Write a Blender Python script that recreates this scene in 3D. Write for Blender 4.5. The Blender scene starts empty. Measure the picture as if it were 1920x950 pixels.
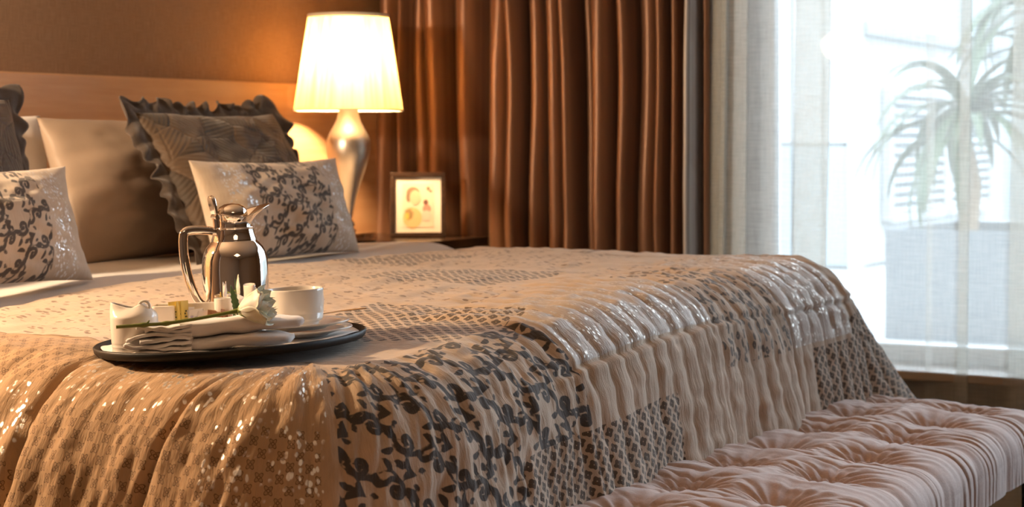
import bpy, bmesh, math, random
import numpy as np
from mathutils import Vector, Matrix

# ---------------------------------------------------------------- camera
SC = bpy.context.scene
COL = SC.collection
TH = math.radians(28.4)          # heading of the view, from the bed's width direction
cam_d = bpy.data.cameras.new('camera'); cam = bpy.data.objects.new('camera', cam_d); COL.objects.link(cam)
cam.location = (0, 0, 1.01)
cam.rotation_euler = (math.radians(90), 0, TH)
cam_d.sensor_width = 36.0
cam_d.lens = 3500 / 1920 * 36.0
cam_d.shift_y = -220 / 1920
cam_d.clip_start = .05
cam_d.dof.use_dof = True
cam_d.dof.focus_distance = 2.78
cam_d.dof.aperture_fstop = 7.0
SC.camera = cam
# ---------------------------------------------------------------- world, sun, lights, exposure
wd = bpy.data.worlds.new('daylight'); SC.world = wd; wd.use_nodes = True
wn = wd.node_tree.nodes; wl = wd.node_tree.links
wn['Background'].inputs['Color'].default_value = (.72, .86, 1.0, 1)
wn['Background'].inputs['Strength'].default_value = 10.0
sun_d = bpy.data.lights.new('sun', 'SUN'); sun = bpy.data.objects.new('sun', sun_d); COL.objects.link(sun)
sun_d.energy = 4.0; sun_d.angle = math.radians(2); sun_d.color = (1.0, .95, .88)
sun.rotation_euler = Vector((-.45, .6, -.75)).to_track_quat('-Z', 'Y').to_euler()
def point(name, loc, energy, color, radius):
    d = bpy.data.lights.new(name, 'POINT'); o = bpy.data.objects.new(name, d); COL.objects.link(o)
    d.energy = energy; d.color = color; d.shadow_soft_size = radius; o.location = loc; return o
def area(name, loc, rot, sx, sy, energy, color):
    d = bpy.data.lights.new(name, 'AREA'); o = bpy.data.objects.new(name, d); COL.objects.link(o)
    d.shape = 'RECTANGLE'; d.size = sx; d.size_y = sy; d.energy = energy; d.color = color
    o.location = loc; o.rotation_euler = rot; return o
WARM = (1.0, .56, .24)
point('twin_bedside_lamp_light', (-2.74, 1.74, 1.42), 140, (1.0, .70, .43), .06)     # the lamp on the near bedside table, outside the frame
area('ceiling_fill', (.3, .3, 2.55), (0, 0, 0), .9, .9, 7, (1.0, .70, .45))       # warm fill added under the ceiling, out of view; no lamp fitting there
p = area('window_portal', (-.525, 4.93, 1.47), (math.radians(-90), 0, 0), 2.85, 2.18, 1, (1, 1, 1)); p.data.cycles.is_portal = True
SC.view_settings.view_transform = 'Standard'; SC.view_settings.look = 'None'
SC.view_settings.gamma = 1; SC.view_settings.use_curve_mapping = False
SC.view_settings.exposure = 0.0
SC.cycles.use_denoising = True
SC.cycles.max_bounces = 10; SC.cycles.transparent_max_bounces = 16
SC.cycles.caustics_reflective = False; SC.cycles.caustics_refractive = False
SC.cycles.sample_clamp_indirect = 6.0

# ---------------------------------------------------------------- helpers
rnd = random.Random(7)
def smooth01(x): x = np.clip(x, 0, 1); return x*x*(3-2*x)
def vnoise(x, y, seed=0):
    """value noise on arrays, about -1..1"""
    x = np.asarray(x, float); y = np.asarray(y, float)
    xi = np.floor(x).astype(np.int64); yi = np.floor(y).astype(np.int64)
    fx = smooth01(x-xi); fy = smooth01(y-yi)
    def h(a, b):
        n = (a*374761393 + b*668265263 + seed*974634777) & 0xffffffff
        n = ((n ^ (n >> 13))*1274126177) & 0xffffffff
        return ((n ^ (n >> 16)) & 0xffff)/32767.5-1
    return (h(xi, yi)*(1-fx)+h(xi+1, yi)*fx)*(1-fy)+(h(xi, yi+1)*(1-fx)+h(xi+1, yi+1)*fx)*fy

def link_mesh(name, me, mat=None, parent=None, smooth=True):
    if mat is not None: me.materials.append(mat)
    if smooth: me.polygons.foreach_set('use_smooth', [True]*len(me.polygons))
    o = bpy.data.objects.new(name, me); COL.objects.link(o)
    if parent is not None: o.parent = parent
    return o
def grid_mesh(name, P, mat, parent=None, attrs=None, uv=None, wrap_u=False, thick=0, smooth=True):
    """P: (nu, nv, 3) array of positions"""
    nu, nv = P.shape[:2]
    idx = np.arange(nu*nv).reshape(nu, nv)
    if wrap_u: idx = np.vstack([idx, idx[:1]])
    q = np.stack([idx[:-1, :-1], idx[1:, :-1], idx[1:, 1:], idx[:-1, 1:]], -1).reshape(-1, 4)
    me = bpy.data.meshes.new(name)
    me.vertices.add(nu*nv); me.vertices.foreach_set('co', P.reshape(-1).astype(np.float32))
    me.loops.add(q.size); me.loops.foreach_set('vertex_index', q.reshape(-1).astype(np.int32))
    me.polygons.add(len(q)); me.polygons.foreach_set('loop_start', np.arange(0, q.size, 4, dtype=np.int32))
    me.update(calc_edges=True); me.validate()
    for k, v in (attrs or {}).items():
        a = me.attributes.new(k, 'FLOAT', 'POINT'); a.data.foreach_set('value', np.asarray(v, np.float32).reshape(-1))
    if uv is not None:
        a = me.attributes.new('quv', 'FLOAT_VECTOR', 'POINT')
        w = np.zeros((nu*nv, 3), np.float32); w[:, :2] = np.asarray(uv).reshape(-1, 2); a.data.foreach_set('vector', w.reshape(-1))
    o = link_mesh(name, me, mat, parent, smooth)
    if thick:
        m = o.modifiers.new('thickness', 'SOLIDIFY'); m.thickness = thick; m.offset = -1
    return o

class B:
    """collects shapes, becomes ONE mesh object"""
    def __init__(s): s.v = []; s.f = []
    def add(s, vs, fs, M=None):
        n = len(s.v)
        for p in vs:
            p = Vector(p)
            s.v.append(tuple(M @ p if M is not None else p))
        s.f += [tuple(i+n for i in f) for f in fs]; return s
    def box(s, c, d, M=None):
        x, y, z = (q/2 for q in d)
        vs = [Vector((sx*x+c[0], sy*y+c[1], sz*z+c[2])) for sz in (-1, 1) for sy in (-1, 1) for sx in (-1, 1)]
        return s.add(vs, [(0, 2, 3, 1), (4, 5, 7, 6), (0, 1, 5, 4), (2, 6, 7, 3), (0, 4, 6, 2), (1, 3, 7, 5)], M)
    def lathe(s, prof, seg=48, c=(0, 0, 0), M=None, close=False):
        vs = []; fs = []
        for r, z in prof:
            for i in range(seg):
                a = 2*math.pi*i/seg; vs.append((c[0]+r*math.cos(a), c[1]+r*math.sin(a), c[2]+z))
        m = len(prof)
        for j in range(m-1 if not close else m):
            k = (j+1) % m
            for i in range(seg):
                i2 = (i+1) % seg; fs.append((j*seg+i, j*seg+i2, k*seg+i2, k*seg+i))
        if not close:
            if prof[0][0] > 1e-5: fs.append(tuple(reversed(range(seg))))
            if prof[-1][0] > 1e-5: fs.append(tuple((m-1)*seg+i for i in range(seg)))
        return s.add(vs, fs, M)
    def tube(s, pts, rad, seg=10, M=None, flat=1.0, up=None):
        pts = [Vector(p) for p in pts]; n = len(pts)
        rad = [rad]*n if isinstance(rad, (int, float)) else rad
        vs = []; fs = []; u = None
        for k, p in enumerate(pts):
            t = (pts[min(k+1, n-1)]-pts[max(k-1, 0)]).normalized()
            if u is None:
                u = Vector(up) if up else (Vector((0, 0, 1)) if abs(t.z) < .9 else Vector((1, 0, 0)))
            u = (u-t*u.dot(t)).normalized(); w = t.cross(u)
            for i in range(seg):
                a = 2*math.pi*i/seg; vs.append(p+(u*math.cos(a)*flat+w*math.sin(a))*rad[k])
        for k in range(n-1):
            for i in range(seg):
                j = (i+1) % seg; fs.append((k*seg+i, k*seg+j, (k+1)*seg+j, (k+1)*seg+i))
        fs.append(tuple(reversed(range(seg)))); fs.append(tuple((n-1)*seg+i for i in range(seg)))
        return s.add(vs, fs, M)
    def prism(s, poly, h, M=None):
        n = len(poly); vs = [(x, y, 0) for x, y in poly]+[(x, y, h) for x, y in poly]
        fs = [tuple(reversed(range(n))), tuple(range(n, 2*n))]+[(i, (i+1) % n, n+(i+1) % n, n+i) for i in range(n)]
        return s.add(vs, fs, M)
    def build(s, name, mat, parent=None, smooth=False, bevel=0, sub=0, thick=0, auto=True):
        me = bpy.data.meshes.new(name); me.from_pydata(s.v, [], s.f); me.validate()
        bm = bmesh.new(); bm.from_mesh(me); bmesh.ops.recalc_face_normals(bm, faces=bm.faces)
        if smooth and auto:
            for e in bm.edges:
                if len(e.link_faces) == 2 and e.calc_face_angle(0) > math.radians(42): e.smooth = False
        bm.to_mesh(me); bm.free()
        o = link_mesh(name, me, mat, parent, smooth)
        if thick: m = o.modifiers.new('thickness', 'SOLIDIFY'); m.thickness = thick
        if bevel: m = o.modifiers.new('bevel', 'BEVEL'); m.width = bevel; m.segments = 2; m.limit_method = 'ANGLE'
        if sub: m = o.modifiers.new('sub', 'SUBSURF'); m.levels = sub; m.render_levels = sub
        return o
def tag(o, label=None, cat=None, group=None, kind=None):
    if label: o['label'] = label
    if cat: o['category'] = cat
    if group: o['group'] = group
    if kind: o['kind'] = kind
    return o
def empty(name, loc, rot=(0, 0, 0), label=None, cat=None, group=None):
    o = bpy.data.objects.new(name, None); COL.objects.link(o); o.location = loc; o.rotation_euler = rot
    o.empty_display_size = .05
    return tag(o, label, cat, group)
def copy_tree(o, parent=None):
    kids = list(o.children); c = o.copy(); COL.objects.link(c)
    if parent is not None: c.parent = parent
    for k in kids: copy_tree(k, c)
    return c
def struct(o): o['kind'] = 'structure'; return o

# ---- node expressions
class MT:
    def __init__(s, name, base=(.8, .8, .8), rough=.6, metal=0., spec=.5):
        s.m = bpy.data.materials.new(name); s.m.use_nodes = True; s.t = s.m.node_tree
        s.b = s.t.nodes['Principled BSDF']; s.out = s.t.nodes['Material Output']
        s.set('Base Color', base); s.set('Roughness', rough); s.set('Metallic', metal); s.set('Specular IOR Level', spec)
    def n(s, t, **kw):
        nd = s.t.nodes.new('ShaderNode'+t)
        for k, v in kw.items(): setattr(nd, k, v)
        return nd
    def put(s, sock, v):
        if isinstance(v, X): s.t.links.new(v.k, sock)
        elif isinstance(v, (tuple, list)):
            sock.default_value = (*v, 1) if (len(v) == 3 and sock.type == 'RGBA') else v
        else: sock.default_value = v
    def set(s, name, v): s.put(s.b.inputs[name], v)
    def math(s, op, *a):
        nd = s.n('Math', operation=op)
        for i, v in enumerate(a): s.put(nd.inputs[i], v)
        return X(s, nd.outputs[0])
    def attr(s, name, out='Fac'): return X(s, s.n('Attribute', attribute_name=name).outputs[out])
    def obj(s): return X(s, s.n('TexCoord').outputs['Object'])
    def sep(s, v):
        nd = s.n('SeparateXYZ'); s.put(nd.inputs[0], v); return [X(s, o) for o in nd.outputs]
    def comb(s, x, y, z=0.):
        nd = s.n('CombineXYZ'); s.put(nd.inputs[0], x); s.put(nd.inputs[1], y); s.put(nd.inputs[2], z); return X(s, nd.outputs[0])
    def noise(s, v, scale, detail=3., rough=.55, dist=0., col=False):
        nd = s.n('TexNoise'); s.put(nd.inputs['Vector'], v); nd.inputs['Scale'].default_value = scale
        nd.inputs['Detail'].default_value = detail; nd.inputs['Roughness'].default_value = rough; nd.inputs['Distortion'].default_value = dist
        return X(s, nd.outputs['Color' if col else 'Fac'])
    def voro(s, v, scale, feature='F1', out='Distance', rand=1.):
        nd = s.n('TexVoronoi', feature=feature); s.put(nd.inputs['Vector'], v); nd.inputs['Scale'].default_value = scale
        nd.inputs['Randomness'].default_value = rand
        return X(s, nd.outputs[out])
    def mix(s, f, a, b):
        nd = s.n('Mix', data_type='RGBA')
        s.put(nd.inputs[0], f); s.put(nd.inputs[6], a); s.put(nd.inputs[7], b); return X(s, nd.outputs[2])
    def step(s, v, lo, hi, a=0., b=1.):
        nd = s.n('MapRange', interpolation_type='SMOOTHSTEP')
        s.put(nd.inputs[0], v); nd.inputs[1].default_value = lo; nd.inputs[2].default_value = hi
        nd.inputs[3].default_value = a; nd.inputs[4].default_value = b; return X(s, nd.outputs[0])
    def bump(s, h, strength=.3, dist=.002):
        nd = s.n('Bump'); nd.inputs['Strength'].default_value = strength; nd.inputs['Distance'].default_value = dist
        s.put(nd.inputs['Height'], h); s.t.links.new(nd.outputs[0], s.b.inputs['Normal']); return nd
    def scale(s, v, k):
        nd = s.n('VectorMath', operation='MULTIPLY'); s.put(nd.inputs[0], v); nd.inputs[1].default_value = k; return X(s, nd.outputs[0])
class X:
    def __init__(s, m, k): s.m = m; s.k = k
    def __add__(s, o): return s.m.math('ADD', s, o)
    __radd__ = __add__
    def __sub__(s, o): return s.m.math('SUBTRACT', s, o)
    def __rsub__(s, o): return s.m.math('SUBTRACT', o, s)
    def __mul__(s, o): return s.m.math('MULTIPLY', s, o)
    __rmul__ = __mul__
    def __truediv__(s, o): return s.m.math('DIVIDE', s, o)
    def fn(s, op, *a): return s.m.math(op, s, *a)

def simple(name, base, rough=.5, metal=0., spec=.5, bump=0, scale=200):
    m = MT(name, base, rough, metal, spec)
    v = m.obj(); nz = m.noise(v, scale, 3)
    m.set('Roughness', m.step(nz, .2, .8, max(0, rough-.04), min(1, rough+.06)))
    if bump: m.bump(nz, bump, .001)
    return m.m
def cloth(name, base, rough=.85, weave=700, sheen=.3, var=.12, bump=.25):
    m = MT(name, base, rough, 0, .25)
    v = m.obj(); nz = m.noise(v, 18, 4)
    a = m.noise(m.scale(v, (1, .15, 1)), weave, 2); b = m.noise(m.scale(v, (.15, 1, .3)), weave, 2)
    m.set('Base Color', m.mix(m.step(nz*.6+(a+b)*.2, .25, .75), tuple(c*(1-var) for c in base), tuple(min(1, c*(1+var)) for c in base)))
    m.set('Sheen Weight', sheen); m.bump(a+b, bump, .0006)
    return m.m
def wood(name, c1, c2, axis=(1, 12, 60), rough=.4, scale=3.):
    m = MT(name, c1, rough, 0, .4)
    v = m.scale(m.obj(), axis); g = m.noise(v, scale, 6, .6, .3)
    m.set('Base Color', m.mix(m.step(g, .3, .72), c1, c2)); m.bump(g, .08, .001)
    return m.m
CHROME = MT('polished_chrome', (.86, .80, .74), .035, 1.).m
CHINA = simple('glazed_porcelain', (.86, .80, .72), .12)
BLACK = simple('black_lacquer', (.012, .010, .009), .25)
DARKWOOD = wood('espresso_wood', (.018, .010, .007), (.04, .022, .014), (12, 1, 60), .25)

# ---------------------------------------------------------------- room
XW, YW, ZC = -3.05, 4.85, 2.70          # headboard wall, window wall, ceiling height
def m_wallcloth():
    m = MT('woven_wallcovering', (.20, .13, .085), .8, 0, .25); v = m.obj()
    a = m.noise(m.scale(v, (1, 1, .06)), 420, 2); b = m.noise(m.scale(v, (1, .06, 1)), 420, 2); c = m.noise(v, 2.5, 3)
    m.set('Base Color', m.mix(m.step(a*.5+b*.3+c*.2, .3, .7), (.24, .148, .092), (.35, .228, .150))); m.bump(a+b, .25, .001); return m.m
WALLCLOTH = m_wallcloth()
PLASTER = simple('warm_plaster', (.24, .175, .125), .8)
WHITE = simple('white_paint', (.80, .80, .78), .5)
CARPET = cloth('taupe_carpet', (.17, .13, .10), .95, 300, .2, .2, .5)
def wallbox(name, c, d, mat): return struct(B().box(c, d).build(name, mat))
wallbox('floor', (0, 1.65, -.05), (6.3, 6.8, .10), CARPET)
wallbox('ceiling', (0, 1.65, ZC+.05), (6.3, 6.8, .10), simple('ceiling_paint', (.50, .43, .36), .8))
wallbox('wall_left', (XW-.06, 1.65, ZC/2), (.12, 6.8, ZC), WALLCLOTH)
wallbox('wall_right', (3.06, 1.65, ZC/2), (.12, 6.8, ZC), PLASTER)
wallbox('wall_front', (0, -1.66, ZC/2), (6.0, .12, ZC), PLASTER)
w = B()                                   # window wall: pier, sill wall, head
SILL, HEAD, WX0, WX1 = .38, 2.56, -1.875, .90
w.box(((XW+WX0)/2, YW+.08, ZC/2), (WX0-XW, .16, ZC)); w.box(((WX1+3.0)/2, YW+.08, ZC/2), (3.0-WX1, .16, ZC))
w.box(((WX0+WX1)/2, YW+.08, SILL/2), (WX1-WX0, .16, SILL)); w.box(((WX0+WX1)/2, YW+.08, (HEAD+ZC)/2), (WX1-WX0, .16, ZC-HEAD))
struct(w.build('wall_back', PLASTER))
struct(B().box(((WX0+WX1)/2, YW-.015, SILL+.012), (WX1-WX0+.06, .22, .024)).build('trim_1', simple('stone_sill', (.36, .28, .20), .4), bevel=.004))
struct(B().box((0, YW-.01, .05), (6.0, .018, .10)).build('baseboard_back', WHITE, bevel=.003))
struct(B().box((XW+.01, .0, .05), (.018, 3.2, .10)).build('baseboard_left', WHITE, bevel=.003))
win = B(); fy = YW+.10; t = .045
for x in (WX0+t/2, -.40, WX1-t/2): win.box((x, fy, (SILL+HEAD)/2), (t, .06, HEAD-SILL))
for z in (SILL+.024+t/2, HEAD-t/2): win.box(((WX0+WX1)/2, fy, z), (WX1-WX0, .06, t))
wf = struct(win.build('window_1', simple('white_aluminium', (.72, .74, .75), .35), bevel=.004))
g = MT('clear_glass'); tr = g.n('BsdfTransparent'); gl = g.n('BsdfGlossy'); gl.inputs['Roughness'].default_value = .01
fr = g.n('Fresnel'); fr.inputs['IOR'].default_value = 1.45; mx = g.n('MixShader')
g.t.links.new(fr.outputs[0], mx.inputs[0]); g.t.links.new(tr.outputs[0], mx.inputs[1]); g.t.links.new(gl.outputs[0], mx.inputs[2]); g.t.links.new(mx.outputs[0], g.out.inputs[0])
for x0, x1 in ((WX0+t, -.40-t/2), (-.40+t/2, WX1-t)):
    B().box(((x0+x1)/2, fy, (SILL+HEAD)/2+.012), (x1-x0, .008, HEAD-SILL-2*t-.024)).build('pane', g.m, wf)

# ---------------------------------------------------------------- outside
TERR = .12
wallbox('ground', (3, 17.0, TERR-.1), (40, 24, .2), simple('pale_terrace_stone', (.30, .31, .31), .7))
SHW = simple('white_painted_boards', (.29, .31, .32), .55)
sx, sy = -3.9, 12.0
sh = empty('garden_shed', (sx, sy, TERR), label='white boarded garden building seen through the sheer curtain', cat='building')
def loc_build(b, name, mat, root, **k):
    off = Vector(root.location); b.v = [tuple(Vector(p)-off) for p in b.v]; return b.build(name, mat, root, **k)
loc_build(B().box((sx-1.6, sy+.85, TERR+1.3), (3.1, 1.6, 2.6)), 'wall_core', SHW, sh)
loc_build(B().box((sx-.06, sy+2.0, TERR+.8), (.08, 3.9, 1.6)), 'side_core', SHW, sh)
for i in range(14):                       # boards of the end that faces the window
    x = sx-.11-i*.22
    loc_build(B().box((x, sy+.03, TERR+1.72), (.205, .05, 1.76)), 'plank', SHW, sh, bevel=.008)
    loc_build(B().box((x, sy+.03, TERR+.42), (.205, .05, .80)), 'plank', simple('pale_blue_boards', (.20, .25, .28), .55) if i == 0 else bpy.data.materials['pale_blue_boards'], sh, bevel=.008)
loc_build(B().box((sx-.0, sy+.03, TERR+1.3), (.09, .09, 2.6)), 'corner_post', SHW, sh, bevel=.006)
for i in range(17):                       # boards of the long side
    loc_build(B().box((sx, sy+.2+i*.225, TERR+.8), (.04, .21, 1.56)), 'plank', SHW, sh, bevel=.008)
loc_build(B().box((sx+.02, sy+2.0, TERR+1.61), (.12, 3.9, .09)), 'top_rail', simple('grey_rail', (.16, .18, .19), .5), sh, bevel=.008)
for y0, y1 in ((12.55, 13.95), (14.05, 15.3)):      # two louvred panels
    fb = B()
    for yy in (y0, y1): fb.box((sx+.06, yy, .88), (.07, .06, .92))
    for zz in (.44, 1.32): fb.box((sx+.06, (y0+y1)/2, zz), (.07, y1-y0, .06))
    lf = loc_build(fb, 'louvre_frame', SHW, sh, bevel=.006)
    loc_build(B().box((sx+.025, (y0+y1)/2, .88), (.01, y1-y0-.06, .84)), 'louvre_back', simple('louvre_back_grey', (.20, .24, .27), .7), sh)  # plain grey sheet closing the panel behind the slats
    for k in range(12):
        z = .50+k*.069
        M = Matrix.Translation((sx+.06, (y0+y1)/2, z)) @ Matrix.Rotation(math.radians(35), 4, 'Y')
        sb = B().box((0, 0, 0), (.065, y1-y0-.06, .012), M); loc_build(sb, 'slat', SHW, sh)
PX0, PX1, PY, PZ = -2.46, 3.2, 8.0, .60
pl = empty('planter', (PX0, PY, TERR), label='long blue-grey planter box standing outside the window', cat='planter')
GREYB = simple('blue_grey_render', (.085, .10, .115), .7)
pb = B(); pb.box(((PX0+PX1)/2, PY+.03, (PZ+TERR)/2), (PX1-PX0, .06, PZ-TERR)); pb.box(((PX0+PX1)/2, PY+.97, (PZ+TERR)/2), (PX1-PX0, .06, PZ-TERR))
pb.box((PX0+.03, PY+.5, (PZ+TERR)/2), (.06, .88, PZ-TERR)); pb.box((PX1-.03, PY+.5, (PZ+TERR)/2), (.06, .88, PZ-TERR))
loc_build(pb, 'box_wall', GREYB, pl)
loc_build(B().box(((PX0+PX1)/2, PY+.5, PZ-.08), (PX1-PX0-.12, .88, .06)), 'soil', simple('dark_soil', (.05, .035, .025), .95), pl)
def palm(name, x, y, z0, h, n, L, seed, label):
    r = random.Random(seed); root = empty(name, (x, y, z0), label=label, cat='plant', group=None)
    leafm = bpy.data.materials.get('palm_leaf') or simple('palm_leaf', (.03, .055, .022), .5)
    tb = B().tube([(0, 0, 0), (.02, .01, h*.4), (-.02, 0, h*.75), (0, 0, h)], [.045, .04, .035, .03], 10)
    tb.build('trunk', simple('palm_trunk', (.20, .15, .10), .9), root, smooth=True)
    for i in range(n):
        a = r.uniform(0, 6.283); el = r.uniform(-.35, 1.15); l = L*r.uniform(.7, 1.1); wd_ = r.uniform(.022, .036)
        zb = h*r.uniform(.72, 1.0); vs = []; fs = []; N = 9
        px_, pz_, e = 0., zb, el
        for k in range(N+1):
            f = k/N; ww = wd_*(math.sin(math.pi*min(1, f*.9+.12))**.7)
            for sgn, dz in ((-1, .35), (0, 0), (1, .35)):
                vs.append((px_*math.cos(a)-sgn*ww*math.sin(a), px_*math.sin(a)+sgn*ww*math.cos(a), pz_+dz*ww))
            px_ += math.cos(e)*l/N; pz_ += math.sin(e)*l/N; e -= .19
        for k in range(N):
            for j in range(2): fs.append((k*3+j, k*3+j+1, k*3+j+4, k*3+j+3))
        B().add(vs, fs).build('leaf', leafm, root, smooth=True, thick=.003)
palm('palm_plant', -2.20, PY+.40, PZ-.05, .62, 44, .62, 3, 'strap-leaved palm growing in the grey planter outside the window')
palm('palm_plant', -1.93, PY+.62, PZ-.05, 1.15, 40, .70, 5, 'taller strap-leaved palm behind the first one, at the edge of the frame')
wallbox('wall_outside', (2.5, 20.0, 1.3), (16, .2, 2.4), simple('pale_garden_wall', (.19, .225, .235), .8))

# ---------------------------------------------------------------- curtains
def m_curtain():
    m = MT('striped_brown_satin', (.2, .1, .05), .36, .30, .5)
    u, v, _ = m.sep(m.attr('quv', 'Vector')); gm = m.attr('grey')
    s1 = m.noise(m.comb(u, v*.002), 60, 2, .6); s2 = m.noise(m.comb(u+3.1, v*.002), 190, 2, .5)
    t_ = m.step(s1*.78+s2*.22, .22, .78)
    brown = m.mix(t_, (.155, .073, .040), (.275, .148, .087))
    grey = m.mix(m.step(s2*.6+s1*.4, .38, .55), (.14, .11, .095), (.52, .52, .55))
    m.set('Base Color', m.mix(gm, brown, grey)); m.set('Sheen Weight', .15)
    w_ = m.noise(m.comb(u, v), 35, 3); m.bump(w_+s2*.3, .12, .002); return m.m
def sample_curve(pts, n):
    """smooth resample of plan points -> positions and arc length"""
    p = np.array(pts, float)
    for _ in range(3):
        q = np.empty((2*len(p), 2)); q[0] = p[0]; q[-1] = p[-1]; q[1:-1:2] = .75*p[:-1]+.25*p[1:]; q[2:-1:2] = .25*p[:-1]+.75*p[1:]; p = q
    d = np.r_[0, np.cumsum(np.hypot(*np.diff(p, axis=0).T))]
    s = np.linspace(0, d[-1], n); return np.stack([np.interp(s, d, p[:, 0]), np.interp(s, d, p[:, 1])], 1), s
ridge = [-2.985, -2.91, -2.875, -2.80, -2.715, -2.63, -2.555, -2.50, -2.44, -2.375, -2.325, -2.285, -2.215, -2.165, -2.10, -2.055, -2.015, -1.985]
pts = [(-3.03, 4.78)]
for i, x in enumerate(ridge):
    nx = ridge[i+1] if i+1 < len(ridge) else x+.035
    a = .068+.045*math.sin(i*2.3+.4*math.sin(i*1.7)); h_ = min(.030, (nx-x)*.42)
    pts += [(x-h_, 4.780-a), (x, 4.772-a), (x+h_*.75, 4.785-a*.8), ((x+nx)/2-.004, 4.80), ((x+nx)/2+.006, 4.802)]
pts += [(-1.962, 4.71), (-1.945, 4.73)]
P, s = sample_curve(pts, 760)
zs = np.linspace(.015, 2.62, 70)
Z = zs[None, :]+0*P[:, :1]; XX = P[:, :1]+0*Z; YY = P[:, 1:]+0*Z
low = np.clip(1.5-Z, 0, 1.5)
edge_ = smooth01((-1.99-XX)/.15)
XX = XX+.022*low*edge_*smooth01((XX+3.0)/.3)+.020*vnoise(XX*6, Z*1.5, 3)*edge_
YY = YY+.012*vnoise(XX*14, Z*2.6, 5)-.004*vnoise(XX*40, Z*9, 6)*smooth01(1.3-Z)
ct = empty('window_drape', (-2.5, 4.77, 0), label='brown striped satin drape hanging in deep folds beside the sheers', cat='curtain')
o = grid_mesh('drape_cloth', np.stack([XX+2.5, YY-4.77, Z], -1), m_curtain(), ct, {'grey': smooth01((XX+2.008)/.006)*smooth01((-1.965-XX)/.004)}, np.stack([np.repeat(s[:, None], 70, 1), Z], -1))
o.modifiers.new('thickness', 'SOLIDIFY').thickness = .002
def m_sheer():
    m = MT('sheer_voile'); u, v, _ = m.sep(m.attr('quv', 'Vector'))
    h = m.noise(m.comb(u*.06, v), 260, 3, .6); h2 = m.noise(m.comb(u, v*.05), 260, 2, .5); cl = m.noise(m.comb(u, v), 9, 3)
    tr = m.n('BsdfTransparent'); tl = m.n('BsdfTranslucent'); df = m.n('BsdfDiffuse')
    tl.inputs[0].default_value = (.82, .82, .76, 1); df.inputs[0].default_value = (.78, .77, .70, 1)
    a = m.n('MixShader'); a.inputs[0].default_value = .42
    m.t.links.new(tl.outputs[0], a.inputs[1]); m.t.links.new(df.outputs[0], a.inputs[2])
    b = m.n('MixShader'); m.put(b.inputs[0], m.step(h*.5+h2*.3+cl*.2, .3, .7, .40, .60))
    m.t.links.new(tr.outputs[0], b.inputs[1]); m.t.links.new(a.outputs[0], b.inputs[2]); m.t.links.new(b.outputs[0], m.out.inputs[0])
    return m.m
SHEER = m_sheer()
def sheer(x0, x1, folds, label, y0=4.755, seed=1):
    pts = [(x0, y0)]; x = x0; r = random.Random(seed); fi = sorted(folds)
    def run(a, b):
        n = max(1, int((b-a)/.06))
        for k in range(1, n): pts.append((a+(b-a)*k/n, y0+.003*math.sin(k*1.1+a*7)))
    for a, wd_, nf in fi:
        run(x, a)
        for k in range(nf):
            pts.append((a+wd_*.97, y0-.018-.012*k)); pts.append((a+wd_, y0-.012-.012*k)); pts.append((a+.03*wd_, y0+.006-.012*k)); pts.append((a, y0-.0-.012*k))
        pts.append((a+wd_*.5, y0-.014*nf)); pts.append((a+wd_, y0-.008)); x = a+wd_
    run(x, x1); pts.append((x1, y0))
    nu = int((x1-x0)/.004)+260*len(fi)//3
    P, s = sample_curve(pts, nu); zs = np.linspace(.02, 2.62, 60)
    Z = zs[None, :]+0*P[:, :1]; XX = P[:, :1]+.012*(Z-.7)+.006*vnoise(P[:, :1]*5+0*Z, Z*1.5, seed); YY = P[:, 1:]+.006*vnoise(P[:, :1]*5+0*Z, Z*1.7, seed+4)
    c = empty('sheer_curtain', (x0, y0, 0), label=label, cat='curtain')
    grid_mesh('sheer_cloth', np.stack([XX-x0, YY-y0, Z], -1), SHEER, c, None, np.stack([np.repeat(s[:, None], 60, 1), Z], -1))
sheer(-1.965, -1.335, [(-1.955, .05, 2), (-1.895, .05, 1), (-1.72, .105, 1)], 'ivory sheer curtain panel hanging next to the brown drape', 4.755, 1)
sheer(-1.352, -.72, [(-1.268, .034, 1), (-1.138, .10, 1), (-.86, .08, 2)], 'ivory sheer curtain panel in front of the palm, away from the drape', 4.735, 2)

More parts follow.
